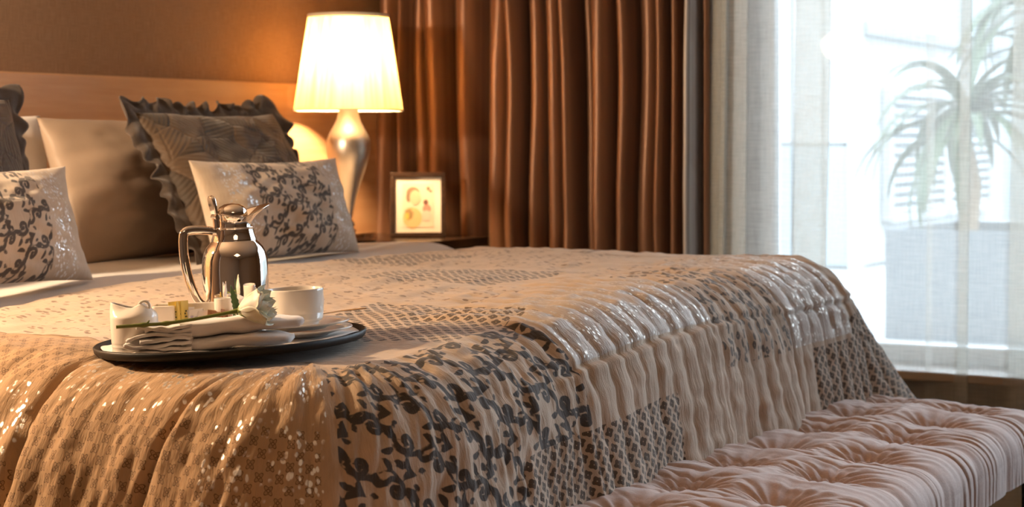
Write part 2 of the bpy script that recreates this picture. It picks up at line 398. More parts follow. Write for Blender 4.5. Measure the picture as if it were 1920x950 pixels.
# ---------------------------------------------------------------- bedspread surface
SXC, SYN, SYF = -1.50, 2.18, 3.80        # inner lines: beyond them the cloth rolls over the edge
HX0 = -2.31
def ztop(Xa, Ya): return .700+.045*smooth01((Ya-2.0)/1.1)-.004*smooth01((Xa+1.9)/.5)
def spread(S, T):
    dx = np.maximum(S-SXC, 0); dn = np.maximum(SYN-T, 0); df = np.maximum(T-SYF, 0); dy = dn+df
    r = np.hypot(dx, dy); rr = np.maximum(r, 1e-9); ux = dx/rr; uy = (df-dn)/rr
    far = (df > 0)
    rho_y = np.where(far, .13, .19); rho = .14*ux*ux+rho_y*uy*uy
    rho = np.where(r > 0, rho, .15)
    q1 = .11; mixc = 4*ux*ux*uy*uy
    A = np.radians(80-np.where(far, 26, 9)*mixc-np.where(dn > 0, 8*uy*uy, 0))
    a = np.clip((r-q1)/rho, 0, A); ext = np.maximum(r-q1-rho*A, 0)
    Rr = np.minimum(r, q1)+rho*np.sin(a)+ext*np.cos(A); drop = rho*(1-np.cos(a))+ext*np.sin(A)
    Xb = np.minimum(S, SXC); Yb = np.clip(T, SYN, SYF)
    phi = np.arctan2(dn, dx)                                   # 0 at the foot, pi/2 at the near side
    Rp = .27
    p = np.where(dn > 0, np.where(dx > 0, -phi*Rp, -Rp*math.pi/2-(SXC-S)), np.where(df > 0, (SYF-SYN)+np.arctan2(df, np.maximum(dx, 1e-9))*Rp, T-SYN))
    wav = smooth01((r-.2)/.4)*(.010*np.sin(p*17+.5)+.012*vnoise(p*6, r*2, 9))
    Rr = Rr+wav
    Xa = Xb+ux*Rr; Ya = Yb+uy*Rr
    Za = ztop(np.minimum(Xa, SXC+.1), Ya)-drop
    return Xa, Ya, Za, p, r
# ---- scrolling vine print: strokes with a radius along them, then a signed distance
def vine_strokes(w, h, pitch, seed, slant=.5):
    """rows of waving stems; every half wave holds a curl, with leaves and buds springing from the stem"""
    r = random.Random(seed); out = []; ca, sa = math.cos(slant), math.sin(slant); u = pitch/.080
    def curve(pts, rad):
        p_ = np.array(pts, float); p_ = p_-np.array([w/2, h/2]); q_ = np.stack([p_[:, 0]*ca-p_[:, 1]*sa+w/2, p_[:, 0]*sa+p_[:, 1]*ca+h/2], 1)
        out.append((q_, np.array(rad, float)*u))
    def leaf(x0, y0, ang, L, bulge, w_, N=9):
        pts = []; rad = []
        for i in range(N+1):
            f = i/N; a = ang+bulge*(f-.25)*1.6
            x0 += 0 if i == 0 else L/N*math.cos(a); y0 += 0 if i == 0 else L/N*math.sin(a)
            pts.append((x0, y0)); rad.append(w_*math.sin(math.pi*min(1, .10+f*.90))**1.2+.0006)
        curve(pts, rad)
    D = math.hypot(w, h); L = pitch*1.75; A = pitch*.27
    for j in range(-1, int(D/pitch)+2):
        y0 = h/2-D/2+j*pitch; ph = (j % 2)*.5*L+r.uniform(-.08, .08)*L; x00 = w/2-D/2-L
        n = int((D+2*L)/(L/24)); xs = [x00+L/24*i for i in range(n)]
        sy_ = lambda x: y0+A*math.sin(2*math.pi*(x-ph)/L)+.10*A*math.sin(2*math.pi*(x-ph)/L*2.3+j)
        for i in range(0, n-12, 12): curve([(x, sy_(x)) for x in xs[i:i+13]], [.0026+.0011*math.sin(i*.7+q*.5) for q in range(13)])
        k0 = int((x00-ph)/(L/2)); 
        for k in range(k0, k0+int((D+2*L)/(L/2))+1):
            sg = 1 if k % 2 == 0 else -1; xk = ph+(k+.5)*L/2+r.uniform(-.05, .05)*L; R0 = A*r.uniform(.98, 1.14)
            cx, cy = xk+.04*L, y0-sg*A*.10; N = 22; T_ = r.uniform(1.15, 1.4)
            pts = []; rad = []
            for i in range(N+1):
                f = i/N; a = math.pi*1.02-f*2*math.pi*T_; rr_ = R0*(1-.86*f**.85)
                pts.append((cx+rr_*math.cos(a), cy+sg*rr_*math.sin(a)*.95)); rad.append(.0046*math.sin(math.pi*min(1, .25+f*.62))**.8+.0009+(.0022 if i >= N-1 else 0))
            curve(pts, rad)
            leaf(cx-R0*.9, cy+sg*.002, math.pi/2*sg+2.2*sg, .034*u, -.9*sg, .0056)
            leaf(xk+.10*L, y0+sg*A*1.0, sg*1.1, .032*u, -1.0*sg, .0062); leaf(xk-.12*L, y0+sg*A*.9, sg*2.1, .028*u, .9*sg, .0058)
            leaf(xk+.20*L, y0+sg*A*.6, -sg*.9, .030*u, .8*sg, .0052)
            bx, by = xk+.02*L, y0+sg*A*1.62; ba = sg*r.uniform(1.1, 2.0)
            for d in (-.7, 0, .7): leaf(bx, by, ba+d, .0125*u, .2*d, .0034, 4)
            bx, by = xk-.20*L, y0-sg*A*1.15; ba = r.uniform(0, 6.28)
            for d in (-.75, 0, .75): leaf(bx, by, ba+d, .0115*u, .2*d, .0032, 4)
    return out
def vine_sdf(px, py, strokes):
    shp = px.shape; P = np.stack([px.ravel(), py.ravel()], 1); D = np.full(len(P), .02)
    order = np.argsort(P[:, 0]); xs = P[order, 0]
    for pts, rad in strokes:
        m = rad.max()+.012
        a, b = np.searchsorted(xs, [pts[:, 0].min()-m, pts[:, 0].max()+m])
        if a == b: continue
        k = order[a:b]; k = k[(P[k, 1] > pts[:, 1].min()-m) & (P[k, 1] < pts[:, 1].max()+m)]
        if not len(k): continue
        q = P[k]; d = D[k]
        for i in range(len(pts)-1):
            A_, B_ = pts[i], pts[i+1]; ab = B_-A_; t_ = np.clip(((q-A_) @ ab)/max(ab @ ab, 1e-12), 0, 1)
            dist = np.hypot(q[:, 0]-A_[0]-t_*ab[0], q[:, 1]-A_[1]-t_*ab[1])-(rad[i]+(rad[i+1]-rad[i])*t_)
            d = np.minimum(d, dist)
        D[k] = d
    return D.reshape(shp)
def rect(a, b, a0, a1, b0, b1):            # signed distance, positive inside
    return -np.maximum(np.abs(a-(a0+a1)/2)-(a1-a0)/2, np.abs(b-(b0+b1)/2)-(b1-b0)/2)
INK = (.050, .042, .037)
def pat_nodes(m, quv):
    """small printed figures used on the bedspread: lattice of spots, leopard spots, flower outlines, foil flecks"""
    u, v, _ = m.sep(quv)
    k = 1/.0175
    a = (u+v)*k*.7071; b = (u-v)*k*.7071
    fa = a.fn('FRACT')-.5; fb = b.fn('FRACT')-.5
    ax, bx = fa.fn('ABSOLUTE'), fb.fn('ABSOLUTE')
    rr = m.math('SQRT', fa*fa+fb*fb)
    notch = m.math('SINE', m.math('ARCTAN2', fb, fa)*4.0)*.06
    lattice = m.step(ax.fn('MAXIMUM', bx)*.6+rr*.5+notch, .385, .425, 1, 0)*m.step(rr, .03, .07)
    w = m.noise(quv, 45, 2, .5, 0, True); q2 = m.math('ADD', 0., 0.)
    vm = m.n('VectorMath', operation='MULTIPLY_ADD'); m.put(vm.inputs[0], w); vm.inputs[1].default_value = (.011, .011, 0); m.put(vm.inputs[2], quv)
    qd = X(m, vm.outputs[0])
    d1 = m.voro(m.scale(qd, (1., .62, 1)), 88); leopard = m.step(d1, .40, .46, 1, 0)*m.step(d1, .07, .11)
    d2 = m.voro(m.scale(qd, (1., .7, 1)), 70); dash = m.step(d2, .26, .33, 1, 0)
    fu = ((u+v*.8)*(1/.024)).fn('FRACT')-.5; fv = ((v*.8-u)*(1/.024)).fn('FRACT')-.5
    fr_ = m.math('SQRT', fu*fu+fv*fv); fa_ = m.math('ARCTAN2', fv, fu)
    pet = m.math('COSINE', fa_*4.0)*.085+.26
    floral = m.step((fr_-pet).fn('ABSOLUTE'), .026, .050, 1, 0).fn('MAXIMUM', m.step((fr_-.10).fn('ABSOLUTE'), .02, .045, 1, 0))
    floral = floral.fn('MAXIMUM', m.step((fr_-(pet-.12)).fn('ABSOLUTE'), .01, .03, .7, 0))
    d3 = m.voro(m.scale(qd, (1., .6, 1)), 165); pres = m.noise(quv, 24, 3, .6)
    fleck = m.step(d3, .24, .38, 1, 0)
    d4 = m.voro(m.scale(qd, (1., .6, 1)), 125); big = m.step(d4, .28, .38, 1, 0)
    return lattice, leopard, dash, floral, fleck, pres, big
def m_spread():
    m = MT('patchwork_quilt_cloth', (.6, .46, .33), .82, 0, .25)
    quv = m.attr('quv', 'Vector'); lattice, leopard, dash, floral, fleck, pres, big = pat_nodes(m, quv)
    at = {k: m.attr(k) for k in ('vine', 'lat', 'leo', 'dash', 'foil', 'silver', 'floral', 'tone', 'vmask')}
    inside = lambda k: m.step(at[k], -.0008, .0008)
    mott = m.noise(quv, 9, 4); th = m.noise(m.scale(quv, (1, .08, 1)), 420, 2)
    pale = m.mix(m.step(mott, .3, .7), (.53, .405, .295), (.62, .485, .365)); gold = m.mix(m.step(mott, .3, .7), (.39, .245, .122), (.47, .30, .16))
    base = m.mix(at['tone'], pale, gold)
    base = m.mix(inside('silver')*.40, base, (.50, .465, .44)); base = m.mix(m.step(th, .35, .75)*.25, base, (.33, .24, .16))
    ink = m.step(at['vine'], -.0009, .0007, 1, 0)*inside('vmask')
    c_ = m.mix(inside('lat')*lattice*.92, base, (.085, .062, .045))
    c_ = m.mix(inside('leo')*leopard*.9, c_, (.10, .085, .075))
    c_ = m.mix(inside('dash')*dash*m.step(pres, .28, .48)*.92, c_, (.19, .12, .075))
    c_ = m.mix(inside('floral')*floral*.9, c_, (.13, .065, .025))
    c_ = m.mix(ink*.96, c_, INK)
    fl = (inside('foil')*big*m.step(pres, .44, .56)).fn('MAXIMUM', inside('silver')*fleck*m.step(pres, .40, .54)*.85)
    c_ = m.mix(fl, c_, (.90, .86, .80))
    m.set('Base Color', c_); m.set('Metallic', fl*.85); m.set('Roughness', .82-fl*.52-inside('silver')*(1.-fl)*.30); m.set('Sheen Weight', .2)
    cr = m.noise(m.scale(quv, (1, .22, 1)), 130, 4, .62, .4); wv = m.noise(quv, 900, 1)
    m.bump(cr*1.0+wv*.15+fl*.08, .75, .0036)
    return m.m
st = .0045
Sg = np.r_[np.arange(HX0, -1.75, .008), np.arange(-1.75, -.86, st)]; Tg = np.r_[np.arange(1.56, 2.75, st), np.arange(2.75, 3.8, .0055), np.arange(3.8, 4.42, .006)]
S_, T_ = np.meshgrid(Sg, Tg, indexing='ij')
skew = smooth01((-1.9-S_)/.4)
S_b = S_+skew*(.075*smooth01((T_-2.2)/1.6)+.008*np.sin(T_*7))          # the turned edge at the pillows runs slightly askew
Xs, Ys, Zs, ps, rs = spread(S_b, T_)
near = T_ < SYN; foot = (S_ > SXC) & (~near)
sq = np.where(foot | near, rs, S_-SXC); pq = ps
# relief: quilted channels, seams, crumples
def ridge_(x): return np.abs(np.sin(x*math.pi))**.55
h = np.zeros_like(Xs)
ch = .0085*ridge_(ps/.058+.10*vnoise(ps*6, sq*5, 2)+.05*vnoise(ps*30, sq*18, 12))
m_foot = smooth01((ps-.345)/.03)*np.where(near, 0, 1)
ramp = np.where(near, 0, smooth01((sq+.16)/.22))
h += ch*m_foot*(.12+.88*ramp)
m_near = smooth01((-.20-ps)/.05)*smooth01(rs/.10)*np.where(near | (S_ > SXC), 1, 0)
h += m_near*(.0016*vnoise(ps*90+rs*20, rs*40, 6)+.0020*np.abs(vnoise(ps*60+rs*25, rs*14, 7))+.0048*ridge_(ps/.047+.32*vnoise(ps*7, rs*5, 4)-rs*.5)+.0045*vnoise(ps*30+rs*9, rs*8, 8))
m_v = rect(ps, sq, -.225, .372, .115, .9); m_v = smooth01((m_v+.01)/.03)
h += m_v*(.0046*vnoise(ps*55, sq*11, 21)+.0036*vnoise(ps*95+sq*22, sq*26, 22)+.0016*np.abs(vnoise(ps*150+sq*30, sq*22, 23)))
h += m_foot*ramp*(.0022*vnoise(ps*48, sq*30, 34)+.0012*np.abs(vnoise(ps*100, sq*40, 35)))
h += .0035*vnoise(S_*26, T_*9, 31)*np.where(rs > 0, .3, 1)+.0022*vnoise(S_*60, T_*24, 32)
h += .0050*vnoise(S_*4, T_*4, 33)
def groove(d, w_): return -np.exp(-(d/w_)**2)
sw = .004*vnoise(ps*22, sq*3, 40)
h += .0055*groove(sq-.25-.02*smooth01((ps-.9)/.5)-sw, .006)*smooth01((ps-.30)/.03)*np.where(near, 0, 1)
h += .003*np.exp(-((sq-.262-sw)/.008)**2)*smooth01((ps-.30)/.03)*np.where(near, 0, 1)
for off, amp in ((.70, .017), (.455, .011)):
    d = ps+off+(.16*(rs-.18) if off < .6 else .03*(rs-.2))+.003*vnoise(rs*20, ps*0, 50)
    h += amp*groove(d, .0055)*np.where(near, 1, 0)+.004*np.exp(-((d-.016)/.009)**2)*np.where(near, 1, 0)
for pe in (.372, .90, 1.27):
    h += .0035*groove(ps-pe-.003*vnoise(sq*25, ps*0, 51), .005)*np.where(near, 0, 1)*smooth01((sq-.06)/.08)
h -= .010*smooth01(1-np.abs(S_-HX0)/.012)
Pm = np.stack([Xs, Ys, Zs], -1); du = np.gradient(Pm, axis=0); dv = np.gradient(Pm, axis=1)
nrm = np.cross(du, dv); nrm /= np.maximum(np.linalg.norm(nrm, axis=-1, keepdims=True), 1e-9)
ramp2 = 1-.85*np.exp(-(((Xs+1.65)/.22)**2+((Ys-2.22)/.24)**2)**3)      # pressed flat under the tray
Pm = Pm+nrm*(h*ramp2)[..., None]; Pm[..., 2] -= .009*(1-ramp2)/.85
strokes = vine_strokes(.66, .56, .064, 11)
vin = vine_sdf(ps+.235, sq-.10, strokes)
edgej = .006*vnoise(ps*40, sq*40, 61)
PR = lambda *a: rect(ps, sq, *a)
far_lat = np.minimum(np.maximum(PR(1.38, 1.62, .345, .9), rect(ps, sq, 1.60, 2.6, .30, .95)), 1)
vm_ = np.minimum(PR(-.225, .372, .118, .9)+.010*vnoise(ps*60, sq*60, 91)*(ps < .3), -PR(.166, .72, .345, .9))
lat = np.maximum.reduce([PR(.166, .70, .345, .9), far_lat, np.where(near, -1, rect(S_, T_, -1.69, -1.385, 2.36, 2.65)), np.where(near, -1, rect(S_, T_, -1.92, -1.62, 2.92, 3.24)), np.where(near, -1, rect(S_, T_, -2.28, -2.05, 3.3, 3.6))])
leo = np.where(near, -1, PR(.93, 1.27, .02, .335))
dash_ = np.maximum.reduce([np.where(near, -1, rect(S_, T_, -2.30, -1.72, 2.12, 2.90)), np.where(near, -1, rect(S_, T_, -2.30, -1.93, 1.9, 3.9)), np.where(near, -1, rect(S_, T_, -1.90, -1.52, 2.68, 2.90)), np.where(near, -1, rect(S_, T_, -1.60, -1.40, 3.15, 3.9)), np.where(near, PR(-.68, -.23, .02, .16), -1), np.where(near, -1, rect(S_, T_, -1.9, -1.70, 3.3, 3.9))])
foil = np.where(near | (S_ > SXC), np.maximum.reduce([PR(-.69, -.26, .135, .255), PR(-1.1, -.71, .225, .34), PR(-.40, -.24, .16, .48)]), -1)
silver = np.where(near, -1, np.maximum(PR(.38, .925, .05, .245), PR(1.275, 1.60, -.05, .335)))
flor = np.where(near | (S_ > SXC), np.maximum.reduce([PR(-.695, -.25, .262, .9), PR(-1.3, -.71, .02, .22), PR(-1.3, -.71, .345, .9)]), -1)
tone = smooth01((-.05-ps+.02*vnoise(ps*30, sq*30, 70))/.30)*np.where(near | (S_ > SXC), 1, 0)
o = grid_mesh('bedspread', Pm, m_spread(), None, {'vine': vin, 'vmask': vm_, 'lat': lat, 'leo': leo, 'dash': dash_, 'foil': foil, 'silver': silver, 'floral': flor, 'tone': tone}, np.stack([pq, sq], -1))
tag(o, 'beige patchwork quilted bedspread with dark printed vines, draped over the bed', 'bedspread')
if np.mean(nrm[..., 2]) < 0: o.data.flip_normals()

# ---------------------------------------------------------------- bed
bed = empty('bed', (-2.1, 3.0, 0), label='large upholstered bed standing against the wooden headboard, under the bedspread', cat='bed')
LINEN = cloth('white_linen', (.80, .77, .74), .85, 900, .2, .04, .15)
loc_build(B().box((-2.12, 3.0, .22), (1.62, 1.80, .26)), 'base', cloth('brown_bed_base', (.10, .07, .05)), bed, bevel=.02)
loc_build(B().box((-2.12, 3.0, .50), (1.64, 1.84, .29)), 'mattress', LINEN, bed, bevel=.06)
for x in (-2.85, -1.4):
    for y in (2.2, 3.8): loc_build(B().lathe([(.03, 0), (.035, .09)], 20, (x, y, 0)), 'leg', DARKWOOD, bed, smooth=True)
xs = np.linspace(-3.0, -2.12, 70); ys = np.linspace(1.9, 4.13, 130)
Xd, Yd = np.meshgrid(xs, ys, indexing='ij')
edge_n = np.maximum(np.maximum(2.10-Yd, Yd-3.90), 0)
Zd = ztop(Xd, Yd)-.006+.004*vnoise(Xd*7, Yd*5, 80)-1.9*edge_n**2-.03*smooth01((Xd+2.34)/.12)+.012*np.exp(-(((Yd-3.86)/.12)**2+((Xd+2.32)/.2)**2))
o = grid_mesh('white_duvet', np.stack([Xd, Yd, Zd], -1), LINEN, None, thick=.03)
tag(o, 'white duvet showing as a strip between the cushions and the bedspread', 'duvet')
if o.data.polygons[0].normal.z < 0: o.data.flip_normals()

# ---------------------------------------------------------------- headboard
HW = wood('honey_oak_veneer', (.55, .31, .165), (.63, .385, .22), (60, 1, 14), .38, 2.2)
hb = empty('headboard', (XW, 3.0, 0), label='wide honey-coloured wooden headboard panel behind the pillows', cat='headboard')
loc_build(B().box((XW+.022, 2.98, .595), (.04, 3.64, 1.122)), 'panel', HW, hb, bevel=.004)
loc_build(B().box((XW+.023, 2.98, .017), (.044, 3.64, .030)), 'plinth', DARKWOOD, hb, bevel=.002)

# ---------------------------------------------------------------- pillows
def pillow(name, w, hgt, t, mat, pos, lean, label, cat='cushion', group=None, inward=.05, vine=None, yaw=0, roll=0, seed=0, root=None, n=(70, 50), power=.5, dent=0, attrs_only=None):
    nu, nv = n
    a = np.linspace(-1, 1, nu)[:, None]+0*np.linspace(-1, 1, nv)[None]; b = np.linspace(-1, 1, nv)[None]+0*a
    a = np.sign(a)*np.abs(a)**.9; b = np.sign(b)*np.abs(b)**.9
    x = w/2*a*(1-inward*(1-b*b)); y = hgt/2+hgt/2*b*(1-inward*1.3*(1-a*a))
    th = t/2*(np.clip((1-a*a)*(1-b*b), 0, 1))**power
    wr = (.010*vnoise(a*3+seed, b*3, seed)+.006*vnoise(a*7, b*7, seed+3))*np.clip((1-a*a)*(1-b*b), 0, 1)**.4*t/.14
    zf = th+wr-dent*np.exp(-((a*1.3)**2+((b-.6)*1.6)**2)); zb = -th
    if hgt: y = y+0
    F_ = np.stack([x, y, zf], -1); Bk = np.stack([x, y, zb], -1)
    idx = np.arange(nu*nv).reshape(nu, nv); bi = np.zeros((nu, nv), int); inner = np.zeros((nu, nv), bool); inner[1:-1, 1:-1] = True
    bi[~inner] = idx[~inner]; bi[inner] = nu*nv+np.arange(inner.sum())
    V = np.vstack([F_.reshape(-1, 3), Bk[inner]])
    q = lambda I, fl: np.stack([I[:-1, :-1], I[1:, :-1], I[1:, 1:], I[:-1, 1:]][::(-1 if fl else 1)], -1).reshape(-1, 4)
    fs = np.vstack([q(idx, False), q(bi, True)])
    me = bpy.data.meshes.new(name); me.from_pydata([tuple(p_) for p_ in V], [], [tuple(f) for f in fs])
    uvw = np.zeros((len(V), 3), np.float32); uvw[:, 0] = V[:, 0]; uvw[:, 1] = V[:, 1]
    me.attributes.new('quv', 'FLOAT_VECTOR', 'POINT').data.foreach_set('vector', uvw.ravel())
    if vine is not None:
        sd = np.full(len(V), .02); sd[:nu*nv] = vine_sdf(x+w/2, y, vine).ravel()
        me.attributes.new('vine', 'FLOAT', 'POINT').data.foreach_set('value', sd.astype(np.float32))
    sl, cl = math.sin(lean), math.cos(lean)
    R_ = Matrix(((0, -sl, cl), (1, 0, 0), (0, cl, sl))).to_4x4()
    M = Matrix.Translation(pos) @ Matrix.Rotation(yaw, 4, 'Z') @ R_ @ Matrix.Rotation(roll, 4, 'Z')
    r_ = bpy.data.objects.new(name, None); COL.objects.link(r_); r_.matrix_world = M; tag(r_, label, cat, group)
    o_ = link_mesh('cushion_cover', me, mat, r_); 
    return r_, (x, y)
SATIN = cloth('taupe_satin', (.40, .31, .24), .45, 900, .1, .04, .08)
PILLOWWHITE = cloth('white_pillowcase', (.88, .87, .86), .85, 900, .2, .03, .1)
R_ = math.radians
pillow('pillow', .70, .325, .17, PILLOWWHITE, (-2.84, 2.80, .735), R_(10), 'white pillow standing behind the beige pillow, mostly hidden', 'pillow', seed=1, inward=.04)
pillow('pillow', .72, .335, .17, SATIN, (-2.69, 3.40, .735), R_(20), 'plain beige satin pillow standing behind the ruffled cushion', 'pillow', seed=2, inward=.035, dent=.0)
def m_frill():
    m = MT('embroidered_bronze_cloth', (.1, .08, .06), .6, 0, .35); q = m.attr('quv', 'Vector'); u, v, _ = m.sep(q)
    cell = m.voro(q, 13, 'F1', 'Color', .8); cr, cg, cb = m.sep(cell); ed = m.voro(q, 13, 'DISTANCE_TO_EDGE', 'Distance', .8)
    ang = cr*6.28; w_ = m.math('SINE', (u*ang.fn('COSINE')+v*ang.fn('SINE'))*620.)
    nz = m.noise(q, 60, 4, .6)
    m.set('Base Color', m.mix(m.step(cg*.6+nz*.5, .3, .8), (.052, .037, .026), (.105, .068, .042)))
    m.set('Roughness', .5+nz*.25); m.set('Sheen Weight', .25)
    m.bump(w_*.22+m.step(ed, .0, .06)*.7+nz*.7, .55, .004); return m.m
FRILL = m_frill(); RUFFLE = cloth('slate_brown_ruffle', (.085, .066, .055), .7, 300, .3, .25, .6)
def ruffle(root, xy, wdt, seed):
    x, y = xy
    ring = np.vstack([np.stack([x[:, 0], y[:, 0]], 1), np.stack([x[-1, 1:], y[-1, 1:]], 1), np.stack([x[-2::-1, -1], y[-2::-1, -1]], 1), np.stack([x[0, -2:0:-1], y[0, -2:0:-1]], 1)])
    d = np.r_[0, np.cumsum(np.hypot(*np.diff(np.vstack([ring, ring[:1]]), axis=0).T))]; Lr = d[-1]
    s_ = np.linspace(0, Lr, 560, endpoint=False); rx = np.interp(s_, d, np.r_[ring[:, 0], ring[0, 0]]); ry = np.interp(s_, d, np.r_[ring[:, 1], ring[0, 1]])
    tx = np.gradient(rx); ty = np.gradient(ry); k_ = np.ones(15)/15
    per = lambda v: np.convolve(np.r_[v[-7:], v, v[:7]], k_, 'valid')
    tx, ty = per(tx), per(ty); nx, ny = ty, -tx; L2 = np.hypot(nx, ny); nx /= L2; ny /= L2
    fr = np.linspace(-.12, 1, 9)[None, :]; ph = s_[:, None]*2*math.pi/.046
    scal = .80+.16*np.cos(s_[:, None]*2*math.pi/.055)+.20*vnoise(s_[:, None]*22, fr*0, seed)
    out = wdt*fr*scal; zz = 0.008*np.sin(ph+1.5*vnoise(s_[:, None]*18, fr*2, seed+1))*np.clip(fr, 0, 1)+.010*vnoise(s_[:, None]*30, fr*3, seed+2)*np.clip(fr, 0, 1)
    Pq = np.stack([rx[:, None]+nx[:, None]*out, ry[:, None]+ny[:, None]*out, zz], -1)
    grid_mesh('ruffle', Pq, RUFFLE, root, wrap_u=True, thick=.0025)
GR = 'ruffled bronze cushions'
r1, xy = pillow('ruffled_cushion', .52, .385, .16, FRILL, (-2.475, 3.455, .735), R_(31), 'dark bronze ruffled cushion leaning between the beige pillow and the lamp', group=GR, seed=4, inward=.075); ruffle(r1, xy, .050, 5)
r2, xy = pillow('ruffled_cushion', .52, .362, .16, FRILL, (-2.60, 2.575, .735), R_(14), 'dark bronze ruffled cushion cut by the left edge of the frame', group=GR, seed=6, inward=.05); ruffle(r2, xy, .042, 8)
def m_cush():
    m = MT('printed_linen_cushion', (.6, .5, .4), .75, 0, .3); q = m.attr('quv', 'Vector'); u, v, _ = m.sep(q)
    au = u.fn('ABSOLUTE'); mott = m.noise(q, 14, 4); th = m.noise(m.scale(q, (1, .1, 1)), 380, 2)
    base = m.mix(m.step(mott*.6+th*.4, .3, .7), (.55, .445, .34), (.66, .56, .45))
    ink = m.step(m.attr('vine'), -.0012, .0010, 1, 0)*m.step(au, .132, .136, 1, 0)
    band = m.step(au, .136, .15)*m.step(au, .20, .225, 1, 0)
    fl = m.voro(q, 150); fleck = band*m.step(fl, .30, .50, 1, 0)*m.step(m.noise(q, 40, 3), .36, .55)
    c_ = m.mix(ink*.95, base, (.055, .045, .042)); c_ = m.mix(fleck, c_, (.86, .86, .88))
    m.set('Base Color', c_); m.set('Metallic', fleck*.7); m.set('Roughness', .78-fleck*.4); m.set('Sheen Weight', .2)
    m.bump(th+mott*.5, .25, .0012); return m.m
CUSH = m_cush(); vs_ = vine_strokes(.56, .30, .050, 29, .5)
GC = 'printed scroll cushions'
pillow('scroll_cushion', .545, .228, .13, CUSH, (-2.355, 3.345, .742), R_(17), 'beige cushion with dark scroll print leaning on the ruffled cushion near the lamp', group=GC, seed=9, inward=.07, vine=vs_, n=(130, 80), power=.55)
pillow('scroll_cushion', .545, .228, .13, CUSH, (-2.40, 2.485, .735), R_(18), 'beige cushion with dark scroll print at the left edge of the frame', group=GC, seed=12, inward=.07, vine=vs_, n=(130, 80), power=.55)

# ---------------------------------------------------------------- nightstand, lamp, picture
NX, NZ = -2.62, .722
ns = empty('nightstand', (-2.81, 4.38, 0), label='dark wooden bedside table beside the bed, carrying the lamp and picture', cat='nightstand')
loc_build(B().box((-2.81, 4.395, NZ-.0125), (.39, .60, .025)), 'table_top', DARKWOOD, ns, bevel=.003)
loc_build(B().box((-2.825, 4.395, .40), (.35, .56, .59)), 'body', DARKWOOD, ns, bevel=.003)
for z in (.27, .55):
    d_ = loc_build(B().box((-2.643, 4.395, z), (.016, .53, .255)), 'drawer', DARKWOOD, ns, bevel=.003)
    loc_build(B().box((-2.627, 4.395, z+.03), (.016, .12, .012)), 'handle', CHROME, ns, bevel=.002).parent = d_
for x in (-2.98, -2.67):
    for y in (4.14, 4.65): loc_build(B().box((x, y, .053), (.04, .04, .106)), 'leg', DARKWOOD, ns)
LX, LY = -2.82, 4.275
lamp = empty('table_lamp', (LX, LY, NZ), label='lit table lamp with cream thread shade and silver vase-shaped base on bedside table', cat='lamp')
SILV = MT('silver_leaf', (.80, .74, .66), .38, 1.)
SILV.bump(SILV.noise(SILV.obj(), 40, 4), .10, .002)
B().box((0, 0, .012), (.115, .115, .024)).build('plinth', CHROME, lamp, bevel=.003)
B().lathe([(.0, .024), (.020, .024), (.022, .032), (.012, .036), (.018, .044), (.018, .052), (.011, .058), (.012, .062)], 40).build('foot', CHROME, lamp, smooth=True)
prof = [(.012, .060), (.0135, .08), (.018, .105), (.026, .135), (.036, .165), (.046, .195), (.055, .222), (.0605, .248), (.0605, .270), (.056, .288), (.046, .305), (.036, .322), (.029, .342), (.0255, .362), (.0245, .385), (.020, .388)]
B().lathe(prof, 56).build('vase_body', SILV.m, lamp, smooth=True, sub=1)
def m_shade():
    m = MT('pleated_thread_shade', (.9, .78, .55), .8); u, v, _ = m.sep(m.attr('quv', 'Vector'))
    th = m.noise(m.comb(u, v*.03), 95, 3, .6); t2 = m.noise(m.comb(u, v*.02), 26, 2, .6); th = th*.55+t2*.45
    tl = m.n('BsdfTranslucent'); df = m.n('BsdfDiffuse'); tr = m.n('BsdfTransparent')
    m.put(tl.inputs[0], m.mix(m.step(th, .32, .68), (.24, .14, .05), (.39, .28, .125))); df.inputs[0].default_value = (.50, .38, .22, 1)
    a = m.n('MixShader'); a.inputs[0].default_value = .25; b = m.n('MixShader'); m.put(b.inputs[0], m.step(th, .3, .5, .96, 1.))
    m.t.links.new(tl.outputs[0], a.inputs[1]); m.t.links.new(df.outputs[0], a.inputs[2]); m.t.links.new(tr.outputs[0], b.inputs[1]); m.t.links.new(a.outputs[0], b.inputs[2]); m.t.links.new(b.outputs[0], m.out.inputs[0]); return m.m
SZ0, SZ1 = .358, .619
aa = np.linspace(0, 2*math.pi, 160, endpoint=False)[:, None]; ff = np.linspace(0, 1, 12)[None]
rr_ = .1485+(.1085-.1485)*ff+.0008*np.cos(aa*80)
sg = grid_mesh('lamp_shade', np.stack([rr_*np.cos(aa), rr_*np.sin(aa), SZ0+(SZ1-SZ0)*ff+0*aa], -1), m_shade(), lamp, None, np.stack([aa*.13+0*ff, SZ0+(SZ1-SZ0)*ff+0*aa], -1), wrap_u=True)
TRIM = simple('cream_shade_trim', (.85, .78, .62), .6)
for z, rad, hh in ((SZ1-.004, .1092, .009), (SZ0+.001, .1492, .005)):
    B().lathe([(rad-.003, z-hh/2), (rad+.0015, z-hh/2), (rad+.0015, z+hh/2), (rad-.003, z+hh/2)], 80, close=True).build('shade_trim', TRIM, lamp, smooth=True)
bm_ = MT('lit_bulb_glass'); e_ = bm_.n('Emission'); e_.inputs[0].default_value = (1., .70, .36, 1); e_.inputs[1].default_value = 30.; t_b = bm_.n('BsdfTransparent'); x_b = bm_.n('MixShader'); x_b.inputs[0].default_value = .25
bm_.t.links.new(t_b.outputs[0], x_b.inputs[1]); bm_.t.links.new(e_.outputs[0], x_b.inputs[2]); bm_.t.links.new(x_b.outputs[0], bm_.out.inputs[0])
B().lathe([(.0, .43), (.013, .432), (.014, .45), (.026, .475), (.030, .495), (.026, .516), (.014, .528), (0, .531)], 24).build('bulb', bm_.m, lamp, smooth=True)
